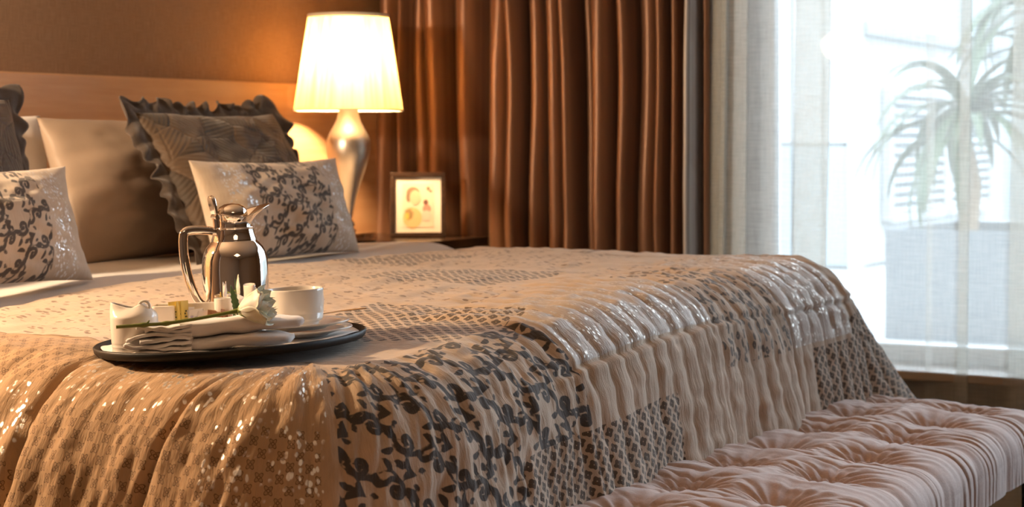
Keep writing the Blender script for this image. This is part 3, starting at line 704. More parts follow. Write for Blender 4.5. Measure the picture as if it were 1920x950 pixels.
hb_ = B().lathe([(.013, .386), (.015, .39), (.015, .43), (.012, .434)], 24)
for k in range(3):
    a = k*2.094; hb_.tube([(.012*math.cos(a), .012*math.sin(a), .41), (.115*math.cos(a), .115*math.sin(a), .575)], .0015, 6)
hb_.build('bulb_holder', CHROME, lamp, smooth=True)
point('bedside_lamp_light', (LX, LY, NZ+.50), 72, (1.0, .60, .28), .035)

FC = Vector((-2.755, 4.535, NZ)); fyaw = R_(-46)
pf = empty('picture_frame', FC, (R_(-7), 0, fyaw+R_(75)), 'small dark framed picture of a child standing on the bedside table', 'picture frame')
pf.rotation_euler = (R_(-8), 0, R_(33))
fw, fh, ft = .158, .186, .014
fb = B()
fb.box((0, 0, ft/2), (fw, .016, ft)); fb.box((0, 0, fh-ft/2), (fw, .016, ft)); fb.box((-fw/2+ft/2, 0, fh/2), (ft, .016, fh-2*ft)); fb.box((fw/2-ft/2, 0, fh/2), (ft, .016, fh-2*ft))
fb.build('frame', DARKWOOD, pf, bevel=.002)
B().box((0, .002, fh/2), (fw-2*ft, .004, fh-2*ft)).build('mat_board', simple('cream_mat', (.58, .56, .52), .6), pf)
B().box((0, .008, fh/2), (fw-.01, .003, fh-.01)).build('back_board', BLACK, pf)
B().tube([(0, .01, fh*.7), (0, .075, .012)], .006, 6).build('easel_leg', BLACK, pf)
pic = B().box((0, -.0005, fh*.49), (.088, .0012, .125)).build('print', simple('print_paper', (.55, .50, .42), .6), pf)
def blob(name, col, items, dy):
    b = B()
    for (cx, cz, rx, rz) in items:
        n = 22; vs = [(cx+rx*math.cos(2*math.pi*i/n), dy, cz+rz*math.sin(2*math.pi*i/n)) for i in range(n)]
        b.add(vs, [tuple(range(n))])
    o_ = b.build(name, simple('print_'+name, col, .6), pf); o_.parent = pic
blob('faded_coat', (.50, .37, .19), [(-.016, fh*.30, .027, .030), (-.026, fh*.36, .012, .018)], -.0014)
blob('faded_hair', (.20, .145, .10), [(-.014, fh*.685, .019, .017), (-.027, fh*.62, .007, .014)], -.0018)
blob('faded_face', (.52, .40, .29), [(-.008, fh*.615, .016, .021)], -.0022)
blob('small_child_hair', (.13, .06, .05), [(.022, fh*.54, .007, .008)], -.0018)
blob('small_child_clothes', (.45, .20, .17), [(.025, fh*.44, .012, .013)], -.0016)
blob('small_child_skirt', (.54, .42, .38), [(.024, fh*.33, .014, .016)], -.0020)
blob('dark_marks', (.16, .14, .10), [(.029, fh*.75, .005, .006), (.036, fh*.71, .004, .004)], -.0018)
blob('yellow_mark', (.52, .38, .08), [(-.030, fh*.33, .006, .010)], -.0021)

# ---------------------------------------------------------------- tufted bench
bx0, bx1, by0, by1, bz0, bz1 = -1.275, -.845, 1.25, 3.905, .352, .452
bench = empty('tufted_bench', ((bx0+bx1)/2, (by0+by1)/2, 0), label='long pink-beige button-tufted bench standing at the foot of the bed', cat='bench')
tuft = [(x, 3.772-.2135*k) for k in range(12) for x in (-1.155, -1.0)]
tuft_all = tuft
# cross-section wraps from the back bottom edge over the top to the front bottom edge
n_x, n_y = 190, 900
hw, hl, rad = (bx1-bx0)/2, (by1-by0)/2, .055
def ring_profile(half, nn, r_, hgt):        # coordinate across -> (x, z) of a rounded slab, z measured down from the top
    Lf = half-r_; arc = r_*math.pi/2; dn = hgt-r_
    tot = 2*(Lf+arc+dn); s_ = np.linspace(-tot/2, tot/2, nn); a_ = np.abs(s_)
    xx = np.where(a_ < Lf, a_, np.where(a_ < Lf+arc, Lf+r_*np.sin(np.clip((a_-Lf)/r_, 0, math.pi/2)), half))*np.sign(s_)
    zz = np.where(a_ < Lf, 0, np.where(a_ < Lf+arc, r_*(1-np.cos(np.clip((a_-Lf)/r_, 0, math.pi/2))), r_+a_-Lf-arc))
    return s_, xx, zz
sx_, xx_, zx_ = ring_profile(hw, n_x, rad, bz1-bz0); sy_, yy_, zy_ = ring_profile(hl, n_y, rad, bz1-bz0)
Sx, Sy = np.meshgrid(sx_, sy_, indexing='ij'); Xb = xx_[:, None]+0*Sy; Yb = yy_[None, :]+0*Sx
Zb = -np.maximum(zx_[:, None], zy_[None, :])
cxw = (bx0+bx1)/2; cyw = (by0+by1)/2
gx, gy = Xb+cxw, Yb+cyw
crown = .022*(1-np.clip(np.abs(Sx)/(hw+.02), 0, 1)**2.2)*(1-np.clip(np.abs(Sy)/(hl+.02), 0, 1)**10)
hgt = np.zeros_like(gx); D = np.full(gx.shape, 9.)
dimp = np.zeros_like(gx); fold = np.zeros_like(gx); rad_f = np.zeros_like(gx); wsum = np.zeros_like(gx)
SXw = Sx+cxw; SYw = Sy+cyw                     # unrolled coordinates keep the pleats running down the sides
for tx_, ty_ in tuft_all:
    dx_, dy_ = SXw-tx_, SYw-ty_; d_ = np.hypot(dx_, dy_); near_ = d_ < .20
    dimp = np.maximum(dimp, np.exp(-(d_/.043)**1.2)); D = np.minimum(D, d_)
    a_ = np.arctan2(dy_, dx_); wgt = np.exp(-(d_/.075)**2)
    rad_f += wgt*np.sin(a_*19+ty_*40+6*vnoise(d_*12, a_*1.2, 3)); wsum += wgt
rad_f = rad_f/np.maximum(wsum, .25)
def crease(ax_, ay_, bx_, by_, w_, dep):
    ab = np.array([bx_-ax_, by_-ay_]); t_ = np.clip(((SXw-ax_)*ab[0]+(SYw-ay_)*ab[1])/(ab @ ab), 0, 1)
    d_ = np.hypot(SXw-ax_-t_*ab[0], SYw-ay_-t_*ab[1]); return dep*np.exp(-(d_/w_)**1.3)
cr = np.zeros_like(gx)
for tx_, ty_ in tuft_all:
    if tx_ < -1.1:
        cr = np.maximum(cr, crease(tx_, ty_, -1.0, ty_, .015, .005)); cr = np.maximum(cr, crease(tx_, ty_, bx0-.10, ty_+.02, .020, .004))
        cr = np.maximum(cr, crease(tx_, ty_, tx_, ty_-.2135, .018, .0045))
    else:
        cr = np.maximum(cr, crease(tx_, ty_, bx1+.13, ty_-.03, .016, .006)); cr = np.maximum(cr, crease(tx_, ty_, tx_, ty_-.2135, .018, .0045))
        cr = np.maximum(cr, crease(tx_, ty_, -1.155, ty_-.2135, .018, .004))
# long tension wrinkles that run across the bench between the buttons
wv_ = SYw+.012*vnoise(SXw*9, SYw*5, 9)
for tx_, ty_ in tuft_all: wv_ = wv_+.85*(SYw-ty_)*np.exp(-((SXw-tx_)/.055)**2-((SYw-ty_)/.075)**2)
wr = np.abs(np.sin(wv_*math.pi/.026+1.6*vnoise(SXw*6, SYw*14, 15)))
patch = smooth01(.5+.9*vnoise(SXw*7, SYw*15, 17))
hgt = crown-.050*dimp-cr+.0030*rad_f*smooth01(D/.03)*np.exp(-(D/.09)**2)-.0062*(1-wr)**3.5*patch*smooth01(D/.035)
hgt += .0016*vnoise(SXw*10, SYw*70, 19)+.004*vnoise(SXw*5, SYw*5, 20)
Pb = np.stack([Xb, Yb, bz1+Zb], -1); du = np.gradient(Pb, axis=0); dv = np.gradient(Pb, axis=1); nb = np.cross(du, dv); nl = np.linalg.norm(nb, axis=-1, keepdims=True)
nb = np.where(nl > 1e-9, nb/np.maximum(nl, 1e-9), np.array([0, 0, 1.]))
# corners: pull the square unrolled corners in
cornr = np.minimum(zx_[:, None], zy_[None, :]); Pb[..., 2] -= .012*Xb/hw
Pb = Pb+nb*hgt[..., None]
PINK = MT('pink_beige_velour', (.60, .43, .36), .72, 0, .2); vq = PINK.obj(); nz = PINK.noise(vq, 260, 4, .6); n2 = PINK.noise(vq, 30, 4)
PINK.set('Base Color', PINK.mix(PINK.step(nz*.5+n2*.5, .3, .7), (.55, .40, .34), (.66, .49, .425))); PINK.set('Sheen Weight', .45); PINK.set('Sheen Roughness', .4); PINK.bump(nz+n2*.6, .35, .0012)
co = grid_mesh('tufted_cushion', Pb, PINK.m, bench)
for tx_, ty_ in tuft:
    B().lathe([(0, .004), (.006, .0035), (.0095, .001), (.010, -.003)][::-1], 20, (tx_-cxw, ty_-cyw, bz1+.018-.048)).build('button', PINK.m, bench, smooth=True)
B().box((0, 0, bz0+.004), (.36, by1-by0-.07, .06)).build('seat_frame', DARKWOOD, bench)
for x in (-.185, .185):
    for y in (-hl+.06, hl-.045): B().box((x, y, (bz0-.02)/2), (.042, .042, bz0-.02)).build('leg', BLACK, bench, bevel=.002)

# ---------------------------------------------------------------- breakfast tray; local axes: x to the right along the bed corner, y away
TRAY = Matrix.Translation((-1.664, 2.216, .7075)) @ Matrix.Rotation(.040, 4, (math.sin(TH), -math.cos(TH), 0)) @ Matrix.Rotation(TH, 4, 'Z')
def on_tray(name, x, y, z=0., rz=0., label=None, cat=None, group=None):
    o = bpy.data.objects.new(name, None); COL.objects.link(o); o.empty_display_size = .02
    o.matrix_world = TRAY @ Matrix.Translation((x, y, z)) @ Matrix.Rotation(rz, 4, 'Z'); return tag(o, label, cat, group)
TA, TB, TP = .212, .176, R_(50)
def oval(a, z, k=1.): return [((a*math.cos(q)*math.cos(TP)-a*k*math.sin(q)*math.sin(TP)), (a*math.cos(q)*math.sin(TP)+a*k*math.sin(q)*math.cos(TP)), z) for q in np.linspace(0, 2*math.pi, 97)[:-1]]
def loft(b, loops, cap0=True, cap1=True):
    n = len(loops[0]); vs = [p_ for l in loops for p_ in l]; fs = []
    for j in range(len(loops)-1):
        for i in range(n): fs.append((j*n+i, j*n+(i+1) % n, (j+1)*n+(i+1) % n, (j+1)*n+i))
    if cap0: fs.append(tuple(reversed(range(n))))
    if cap1: fs.append(tuple((len(loops)-1)*n+i for i in range(n)))
    return b.add(vs, fs)
tray = on_tray('serving_tray', 0, 0, 0, 0, 'black oval serving tray on the bedspread carrying the coffee set', 'tray')
kk = TB/TA
loft(B(), [oval(TA-.020, -.004, kk), oval(TA-.004, -.003, kk), oval(TA, .001, kk), oval(TA+.0015, .0075, kk), oval(TA-.001, .0095, kk), oval(TA-.0035, .0085, kk), oval(TA-.006, .003, kk), oval(TA-.013, .0, kk)], True, True).build('tray_body', simple('matt_black_tray', (.010, .009, .008), .5, 0, .3), tray, smooth=True, auto=False)
NAP = cloth('white_damask', (.82, .77, .73), .85, 1400, .25, .03, .25)
# cloth liner, its edge lifted a little at both ends
nu, nv = 90, 60
uu = np.linspace(-1, 1, nu)[:, None]+0*np.linspace(-1, 1, nv)[None]; vv = np.linspace(-1, 1, nv)[None]+0*uu
xe = uu*np.sqrt(1-vv*vv/2); ye = vv*np.sqrt(1-uu*uu/2); er = np.hypot(xe, ye)
la, lb_ = TA-.010, TB-.010
zl = .0028+.0045*smooth01((er-.78)/.22)*(.5+.5*np.sin(np.arctan2(ye, xe)*5+1))+.0015*vnoise(xe*5, ye*5, 3)*er
lx_ = la*xe; ly_ = lb_*ye
ln = on_tray('tray_cloth', 0, 0, 0, 0, 'thin white liner cloth lying flat on the black tray', 'cloth')
grid_mesh('liner', np.stack([lx_*math.cos(TP)-ly_*math.sin(TP), lx_*math.sin(TP)+ly_*math.cos(TP), zl+.0012], -1), NAP, ln, thick=.0012)
TZ = .005
# vacuum carafe
cf = on_tray('coffee_carafe', -.0075, .100, TZ, R_(33), 'polished chrome coffee carafe with handle standing at the back of the tray', 'carafe')
prof = [(.0, 0), (.046, 0), (.0485, .003), (.0490, .010), (.0500, .060), (.0500, .100), (.0492, .111), (.0470, .121), (.0430, .129), (.0375, .1355), (.0345, .1385), (.0338, .1396), (.0342, .1405), (.0338, .1418), (.0318, .148), (.0302, .1545), (.0300, .158), (.0306, .1588), (.0302, .1598), (.0270, .1600)]
B().lathe(prof, 96).build('body', CHROME, cf, smooth=True, auto=False)
aa = np.linspace(0, 2*math.pi, 96, endpoint=False)[:, None]; tt = np.linspace(0, 1, 20)[None]
cpos = np.clip(np.cos(aa), 0, 1)
rad_ = .0268-.0010*np.sin(tt*math.pi)+.0040*tt**2+cpos**3.2*(.030*tt**2.0); zc_ = .159+tt*.0195+cpos**2.5*.0095*tt**1.6+.0035*tt*np.cos(2*aa)+.004*tt*(1-cpos)*0
yy_s = 1-.30*cpos**4*tt
grid_mesh('pouring_collar', np.stack([rad_*np.cos(aa), rad_*np.sin(aa)*yy_s, zc_], -1), CHROME, cf, wrap_u=True, thick=.0012)
lid = B().lathe([(.0235, .170), (.0242, .1800), (.0222, .1865), (.0180, .1910), (.0110, .1945), (.0, .1960)], 64, (-.002, 0, 0)).build('lid', CHROME, cf, smooth=True, auto=False)
lv = B(); M = Matrix.Translation((-.031, 0, .1865)) @ Matrix.Rotation(R_(-12), 4, 'Y')
lv.add([(x*.0030, y*1., z) for x in (-1, 1) for y, z in [(.0100*math.sin(q), .0145+.0085*math.cos(q)) for q in np.linspace(-1.7, 1.7, 13)]+[(.0085, -.006), (-.0085, -.006)]],
       [tuple(range(15))[::-1], tuple(range(15, 30))]+[(i, (i+1) % 15, 15+(i+1) % 15, 15+i) for i in range(15)], M)
lv.build('thumb_lever', CHROME, cf, bevel=.0012, smooth=True)
hg = B(); hg.tube([(-.029, -.009, .1765), (-.029, .009, .1765)], .0042, 20); hg.tube([(-.0275, 0, .159), (-.0285, 0, .175)], .0048, 14)
hg.tube([(-.027, 0, .178), (-.020, 0, .1815), (-.013, 0, .184)], [.0035, .0032, .0025], 12, flat=.7); hg.build('hinge', CHROME, cf, smooth=True)
hp = [(-.028, .1535), (-.044, .1575), (-.064, .1590), (-.0785, .1585), (-.0825, .1520), (-.0830, .135), (-.0815, .112), (-.0770, .088), (-.0690, .064), (-.0610, .050), (-.0520, .0445), (-.0460, .045)]
hp2, _ = sample_curve([(-.028, .1535)]+hp[1:], 60)
B().tube([(x, 0, z) for x, z in hp2], [.0062+.0012*math.sin(i/59*math.pi) for i in range(60)], 20, flat=.72, up=(0, 1, 0)).build('handle', CHROME, cf, smooth=True)
# cup, saucer, plate
def plate(name, x, y, z, r, label, cat='saucer', hh=.012):
    o = on_tray(name, x, y, z, 0, label, cat)
    B().lathe([(0, .0), (r*.55, 0), (r*.57, .0015), (r*.80, hh*.62), (r*.985, hh-.001), (r, hh), (r*.99, hh+.0014), (r*.80, hh*.62+.0028), (r*.58, .0042), (0, .0038)], 72).build('body', CHINA, o, smooth=True, auto=False); return o
plate('plate', .094, .010, TZ, .0815, 'white plate beneath the saucer, right side of the tray', 'plate', .011)
plate('saucer', .094, .010, TZ+.0105, .0775, 'white saucer under the coffee cup, stacked on the plate', 'saucer', .010)
CZ = TZ+.0138
cup = on_tray('coffee_cup', .092, .010, CZ, 0, 'cream porcelain coffee cup standing on the saucer', 'cup')
B().lathe([(0, .001), (.0300, .0), (.0330, .0008), (.0345, .004), (.0352, .0062), (.0352, .0068), (.0385, .0085), (.0408, .0125), (.0404, .0131), (.0412, .0155), (.0408, .0161), (.0415, .0185), (.0411, .0191), (.0418, .0215), (.0420, .030), (.0425, .052), (.0428, .0552), (.0420, .0560), (.0405, .0545), (.0395, .035), (.036, .012), (.0, .009)], 96).build('body', CHINA, cup, smooth=True, auto=False)
hx = [(.040*math.cos(.9), .046), (.052, .047), (.060, .040), (.060, .028), (.053, .019), (.041, .018)]
h2, _ = sample_curve(hx, 30); Mh = Matrix.Rotation(R_(55), 4, 'Z')
B().tube([(x, 0, z) for x, z in h2], .0042, 12, Mh, flat=.7).build('handle', CHINA, cup, smooth=True)
cof = B().lathe([(0, .0), (.0392, .0)], 48, (0, 0, .043)).build('coffee', simple('black_coffee', (.02, .009, .004), .08), cup)
sp = on_tray('teaspoon', .148, .034, TZ+.0238, R_(28), 'small metal teaspoon resting on the saucer behind the cup', 'spoon')
STEEL = MT('brushed_steel', (.80, .72, .64), .22, 1.).m
b = B(); N = 26; vs = []; fs = []
for i in range(N+1):
    f = i/N; w_ = .0022+.0058*smooth01((f-.42)/.4)*(1-smooth01((f-.9)/.12)*.75) if f > .42 else .0022
    w_ = float(w_) if f > .10 else .0022
    z = .006*math.sin(f*1.6)+.002
    for yy, dz in ((-w_, .0), (-w_*.6, .0008), (w_*.6, .0008), (w_, 0), (w_*.6, -.0008), (-w_*.6, -.0008)): vs.append((-.055+.105*f, yy, z+dz))
for i in range(N):
    for j in range(6): fs.append((i*6+j, i*6+(j+1) % 6, i*6+6+(j+1) % 6, i*6+6+j))
b.add(vs, fs+[tuple(range(6)), tuple(N*6+j for j in range(6))]).build('handle', STEEL, sp, smooth=True)
B().lathe([(0, -.0035), (.006, -.003), (.010, -.001), (.0118, .0012), (.0112, .0016), (.0095, -.0004), (.0055, -.0022), (0, -.0026)], 28, (0, 0, 0), Matrix.Translation((-.070, 0, .004)) @ Matrix.Scale(1.5, 4, (1, 0, 0))).build('bowl', STEEL, sp, smooth=True)
# cream jug
cj = on_tray('cream_jug', -.118, -.124, TZ-.001, 0, 'cream porcelain milk jug with a pinched lip at the left end of the tray', 'jug')
al = np.linspace(0, 2*math.pi, 80, endpoint=False)[:, None]; t_ = np.linspace(0, 1, 44)[None]
z_b = np.where(t_ < .62, t_/.62*.050, .050+(t_-.62)/.38*.018)
sh_ = np.clip((t_-.62)/.38, 0, 1); lf = np.clip(-np.cos(al), 0, 1)**4; rg = np.clip(np.cos(al), 0, 1)
r_b = .0318+.0012*np.sin(t_*3)-.0006*(np.sin(z_b*2*math.pi/.0055) > .55)*(z_b < .026)*(z_b > .004)
r_b = np.where(t_ < .02, .030, r_b); r_t = r_b*(1-sh_**1.7*.60*(1-.80*lf))
zt = z_b+sh_**1.3*(.004*lf+.002*rg**2)-.004*sh_*(1-lf)*(1-rg)
grid_mesh('body', np.stack([r_t*np.cos(al)+sh_*0.004*lf*-1, r_t*np.sin(al), zt], -1), CHINA, cj, wrap_u=True, thick=.0022)
B().lathe([(0, 0), (.030, 0), (.030, .002), (0, .002)], 48).build('foot', CHINA, cj, smooth=True)
q_ = np.linspace(-.3, 1.25, 22)*math.pi
B().tube([(.016+.0085*math.cos(a)*.9, -.006, .0645+.0075*math.sin(a)) for a in q_], .0019, 12).build('finger_loop', CHINA, cj, smooth=True)
# sachet holder
sc_ = on_tray('sachet_holder', -.058, .010, TZ, 0, 'white porcelain holder with three compartments full of sugar sachets', 'holder')
def hollow(b, x0, x1, y0, y1, h_, t, r):
    def rr(x0, x1, y0, y1, z, r):
        l = []
        for cx, cy, a0 in ((x1-r, y1-r, 0), (x0+r, y1-r, 90), (x0+r, y0+r, 180), (x1-r, y0+r, 270)):
            for k in range(6): a = R_(a0+90*k/5); l.append((cx+r*math.cos(a), cy+r*math.sin(a), z))
        return l
    return loft(b, [rr(x0+.002, x1-.002, y0+.002, y1-.002, 0, r), rr(x0, x1, y0, y1, .004, r), rr(x0, x1, y0, y1, h_-.001, r), rr(x0+t*.4, x1-t*.4, y0+t*.4, y1-t*.4, h_, r), rr(x0+t, x1-t, y0+t, y1-t, h_-.001, r*.7), rr(x0+t, x1-t, y0+t, y1-t, .005, r*.7)])
hollow(B(), -.058, -.024, -.020, .024, .0530, .0028, .006).build('square_pot', CHINA, sc_, smooth=True)
B().lathe([(0, 0), (.0125, 0), (.0138, .003), (.0142, .050), (.0142, .0585), (.0132, .0592), (.0118, .0580), (.0118, .006), (0, .005)], 48, (.044, .008, 0)).build('round_pot', CHINA, sc_, smooth=True)
mb = B(); mb.box((.003, .020, .0265), (.054, .004, .053)); mb.box((.003, .0, .003), (.054, .042, .006)); mb.box((.003, -.019, .008), (.054, .003, .016)); mb.build('rack', CHINA, sc_, bevel=.0015)
def sachet(x, y, z, w_, h_, rz, lean, mat, label, group, marks=None, shade=None):
    o = on_tray('sugar_sachet', -.058+x, .010+y, TZ+z, 0, label, 'sachet', group)
    o.matrix_world = TRAY @ Matrix.Translation((-.058+x, .010+y, TZ+z)) @ Matrix.Rotation(rz, 4, 'Z') @ Matrix.Rotation(lean, 4, 'Y')
    P_ = []
    a = np.linspace(-1, 1, 9)[:, None]; b_ = np.linspace(0, 1, 11)[None]
    X_ = w_/2*a+0*b_; Zq = h_*b_+0*a; T_q = .0022*np.sqrt(np.clip((1-a*a)*(1-(2*b_-1)**2), 0, 1))
    s1 = np.stack([X_, -T_q, Zq], -1); s2 = np.stack([X_, T_q, Zq], -1)[::-1]
    grid_mesh('paper', np.concatenate([s1, s2], 0), mat, o, wrap_u=True)
    if marks:
        mk = B()
        for (mx, mz, mw, mh) in marks: mk.box((mx*w_, -.0024, mz*h_), (mw*w_, .0004, mh*h_))
        mk.build('print', shade, o)
    return o
YEL = simple('yellow_paper', (.80, .62, .16), .6); PALE = simple('white_sachet_paper', (.82, .80, .80), .6); LIL = simple('lilac_print', (.36, .34, .52), .6); INKG = simple('dark_print', (.12, .12, .05), .6)
KRAFT = simple('kraft_paper', (.45, .26, .15), .7)
vmarks = [(0, .18, .26, .05), (-.08, .27, .12, .05), (.08, .36, .3, .04), (-.05, .44, .2, .06), (.05, .54, .26, .04), (-.06, .63, .16, .05), (.06, .70, .2, .04)]
for i, (x, rz) in enumerate(((-.0235, .9), (-.0175, 1.1), (-.0125, 1.0))):
    sachet(x, -.012+.003*i, .008, .017, .0505, rz-.55 if i == 0 else rz, R_(-3+2*i), YEL, ['yellow sugar sachet, leftmost in the holder', 'yellow sugar sachet between the two other yellow ones', 'yellow sugar sachet nearest the pale sachets'][i], 'yellow sachets in the holder', vmarks, INKG)
for i, (x, rz, nm) in enumerate(((-.003, .9, 'narrow white sachet beside the yellow sachets'), (.008, .12, 'white sachet with lilac print, facing front in the holder'), (.018, .35, 'white sachet with lilac print, right of the front-facing one'))):
    sachet(x, -.010, .007, .024 if i else .012, .042-.003*i, rz, R_((4, -5, 3)[i]), PALE, nm, 'white sachets in the holder', [(-.25, .62, .18, .3), (.08, .55, .36, .34), (.05, .2, .5, .12), (-.3, .2, .1, .2)] if i else None, LIL)
for i in range(6):
    x = .025+.0062*i
    names = ['brown sugar sachet next to the white sachets', 'second brown sugar sachet from the white ones', 'third brown sugar sachet from the white ones', 'fourth brown sugar sachet, in front of the round pot', 'fifth brown sugar sachet, in front of the round pot', 'brown sugar sachet nearest the rose bud']
    sachet(x, -.014+.002*(i % 2), .006, .017, .038-.002*(i % 3), 1.15+.12*((i*3) % 4-1.5), R_(10-5*(i % 3)), KRAFT, names[i], 'brown sachets in the holder')
# folded napkin: four folds lying on each other
nk = on_tray('folded_napkin', 0, -.118, TZ, 0, 'folded white damask napkin lying at the front of the tray', 'napkin')
def fold(x0, x1, yb, z0, t, d, taper, seed, skew=.0, rise=0., ridge=None):
    N = 60; Mx = 28; u = np.linspace(0, 1, N)[:, None]; q = np.linspace(0, 2*math.pi, Mx, endpoint=False)[None]
    tp = (1-taper*smooth01((u-.62)/.38)**1.6)*(.80+.20*smooth01(u/.15))
    cy = yb+skew*u; hw_ = d/2*tp; ht = t/2*(1-.55*taper*smooth01((u-.55)/.45))
    ex = np.sign(np.cos(q))*np.abs(np.cos(q))**.7; ez = np.sign(np.sin(q))*np.abs(np.sin(q))**.8
    ends = np.sqrt(np.clip(1-np.clip((u-.93)/.07, 0, 1)**2, .02, 1))
    yv = cy+hw_*ex*ends+.004*np.sin(u*5+seed)
    wave = .0012*np.sin(u*7+seed*2)+.002*vnoise(u*6+0*q, q*.8, seed)
    zv = z0+t/2+ht*ez*ends+wave*(u < .97)+rise*np.sin(u*math.pi*.9)-.0022*np.exp(-((ez*1.6)**2))*np.cos(q*1.0)*(np.cos(q) < 0)
    if ridge is not None: zv = zv+.006*np.exp(-((u-ridge)/.05)**2)*(ez > 0)
    xv = x0+(x1-x0)*u+.004*np.cos(q*2+seed)*(1-u)+.0*q
    Pn = np.stack([xv, yv+0*xv, zv+0*xv], -1)
    o_ = grid_mesh('fold', Pn.transpose(1, 0, 2), NAP, nk, wrap_u=True)
    c_ = B(); ring = [tuple(p_) for p_ in Pn[0]]; ring2 = [tuple(p_) for p_ in Pn[-1]]
    return o_
fold(-.042, .100, -.014, .0015, .0150, .080, .45, 2, .024)
fold(-.044, .113, -.014, .0160, .0195, .070, .62, 5, .036, .0005)
for k, (x0, z0) in enumerate(((-.110, .0030), (-.103, .0082), (-.113, .0132), (-.105, .0182), (-.111, .0232), (-.100, .0280), (-.096, .0322))):   # single layers fanning out at the open end
    N = 34; u = np.linspace(0, 1, N)[:, None]; v_ = np.linspace(-1, 1, 12)[None]
    xv = x0+(-.030-x0)*u+.007*v_*(1-u)*(-1)**k; yv = -.014+(.040-.0012*k)*v_+.004*np.sin(k*1.7)*(1-u); zv = z0+.0022*np.sin(u*5.5+k*1.3)*(1-u*.7)+.0014*vnoise(u*7+0*v_, v_*2, k)+.003*(1-u)**2*(.6 if k % 2 else -.3)-.0022*v_**2*(1-u)
    grid_mesh('layer', np.stack([xv, yv+0*xv, zv+0*xv], -1), NAP, nk, thick=.0036)
nk.matrix_world = nk.matrix_world @ Matrix.Diagonal((1.04, 1, 1.22, 1))
# rose
rose = on_tray('white_rose', .050, -.142, TZ+.0560, 0, 'white rose with a long green stem lying across the napkin', 'rose')
PET = MT('cream_petal', (.86, .84, .72), .5, 0, .3); pz = PET.noise(PET.obj(), 60, 3)
PET.set('Base Color', PET.mix(PET.step(pz, .3, .7), (.80, .78, .60), (.90, .88, .80))); PET.set('Subsurface Weight', .15); PET.set('Subsurface Radius', (.004, .004, .002))
GREEN = simple('green_stem', (.16, .20, .035), .45); DGREEN = simple('dark_green_leaf', (.07, .13, .045), .5)
ax = Matrix.Rotation(R_(-6), 4, 'Z') @ Matrix.Rotation(R_(90-10), 4, 'Y')       # flower axis: local z -> to the right
def petal(a0, R0, L, wid, curl, zoff, seed):
    nu, nv = 15, 13; u = np.linspace(-1, 1, nu)[:, None]; v = np.linspace(0, 1, nv)[None]
    prof = R0*(np.sin(np.clip(v*1.75, 0, 1.75))**.75*.92+.10)
    prof = prof+curl*smooth01((v-.70)/.30)*R0*(1+.2*np.sin(u*3+seed))
    wv = wid*(np.sin(np.clip(v*.86+.14, 0, 1)*math.pi)**.42)*.96+.08
    a = a0+u*wv; zt_ = zoff+L*(v-.10*(u**2)*v**2)+.0008*np.sin(u*6+seed)*v
    return np.stack([prof*np.cos(a), prof*np.sin(a), zt_+0*a], -1)
specs = []
for k in range(5): specs.append((k*1.257+.3, .0240, .0400, .80, .22, -.018, k))
for k in range(4): specs.append((k*1.571+.9, .0205, .0430, .85, .10, -.017, k+5))
for k in range(4): specs.append((k*1.571+.2, .0160, .0445, .95, .0, -.016, k+9))
for k in range(3): specs.append((k*2.094+.6, .0110, .0450, 1.1, -.12, -.015, k+13))
for k in range(2): specs.append((k*3.14, .0060, .0445, 1.5, -.2, -.014, k+16))
for sp_ in specs:
    Pp = petal(*sp_).reshape(-1, 3); Pp = np.array([tuple(ax @ Vector(q)) for q in Pp]).reshape(15, 13, 3)
    grid_mesh('petal', Pp, PET.m, rose, thick=.0006)
sb = Vector(ax @ Vector((0, 0, -.019)))
stem = [(sb.x, sb.y, sb.z), (-.060, -.014, -.0095), (-.100, -.028, -.0135), (-.104, -.029, -.0138), (-.135, -.040, -.0135), (-.160, -.047, -.0140)]
stp, _ = sample_curve([(p_[0], p_[2]) for p_ in stem], 60); yst = np.interp(stp[:, 0][::-1], [p_[0] for p_ in stem][::-1], [p_[1] for p_ in stem][::-1])[::-1]
rads = [.0024+.0012*math.exp(-((x+.102)/.004)**2)+.0012*math.exp(-((x+.128)/.004)**2)+.0016*math.exp(-((x-sb.x)/.006)**2) for x in stp[:, 0]]
B().tube([(stp[i, 0], yst[i], stp[i, 1]) for i in range(60)], rads, 12).build('stem', GREEN, rose, smooth=True)
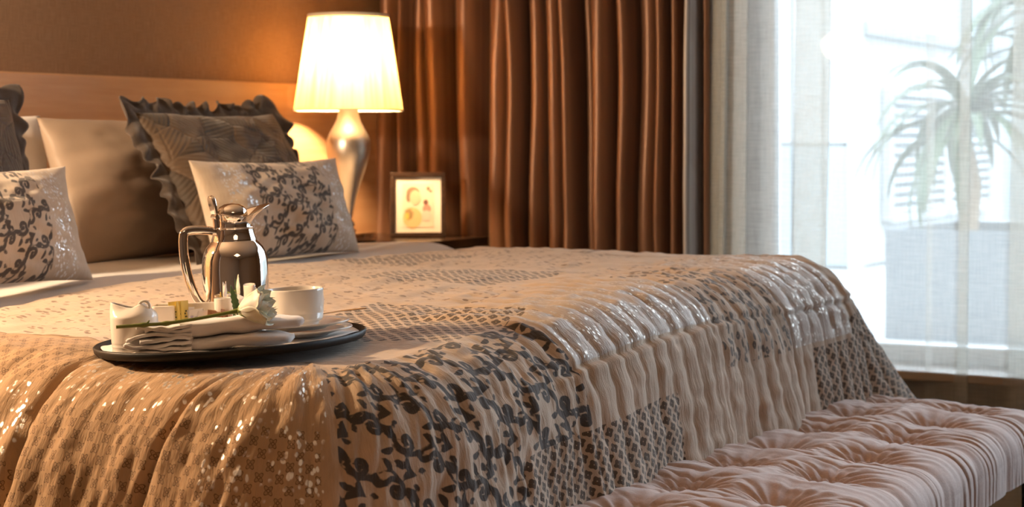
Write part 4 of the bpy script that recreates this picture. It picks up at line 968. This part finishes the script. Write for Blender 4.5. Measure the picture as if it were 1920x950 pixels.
B().tube([(-.124, -.036, -.012), (-.121, -.036, -.0075)], [.0018, .0006], 8).build('thorn', GREEN, rose, smooth=True)
def leaf_mesh(base, tip, w_, mat, name, root, sag=.15, ser=.0, nrm_=(0, -1, .3)):
    b0, t0 = Vector(base), Vector(tip); d = t0-b0; n_ = Vector(nrm_); side = d.cross(n_).normalized(); up = side.cross(d).normalized(); N = 14; vs = []; fs = []
    for i in range(N+1):
        f = i/N; ww = w_*math.sin(math.pi*(f**.8))*(1+ser*(i % 2))+.0002; c = b0+d*f+up*(sag*d.length*math.sin(math.pi*f))
        vs += [c-side*ww+up*ww*.35, c, c+side*ww+up*ww*.35]
    for i in range(N):
        for j in range(2): fs.append((i*3+j, i*3+j+1, i*3+j+4, i*3+j+3))
    return B().add(vs, fs).build(name, mat, root, smooth=True, thick=.0005)
for dy, dz, L in ((.012, .012, .016), (-.010, -.012, .020), (.0, .016, .018), (-.012, .004, .014)):
    leaf_mesh((sb.x, sb.y, sb.z), (sb.x+L, sb.y+dy, sb.z+dz), .0032, GREEN, 'sepal', rose, .2)
rose.matrix_world = rose.matrix_world @ Matrix.Diagonal((1.12, 1.05, 1.0, 1))
spg = on_tray('leaf_sprig', .020, -.070, TZ+.022, 0, 'small serrated green sprig with a white floret standing behind the rose', 'sprig')
B().tube([(0, 0, 0), (.001, 0, .02), (.0, .002, .040)], [.0011, .001, .0007], 8).build('stalk', DGREEN, spg, smooth=True)
leaf_mesh((.001, 0, .016), (-.010, .004, .062), .0042, DGREEN, 'leaf', spg, -.05, .35)
for k, (dx, z) in enumerate(((.009, .014), (-.008, .016), (.008, .022), (-.007, .024), (.007, .008))): leaf_mesh((0, 0, z-.004), (dx, -.002, z+.006), .0022, DGREEN, 'leaflet', spg, .1)
fl = B()
for k in range(9):
    a = k*2.4; fl.lathe([(0, -.0018), (.002, 0), (0, .0018)], 8, (-.007+.0035*math.cos(a)*(k % 3)/2, -.006+.002*math.sin(a), .010+.0035*math.sin(a*1.3)))
fl.build('floret', simple('white_floret', (.85, .80, .76), .6), spg, smooth=True)
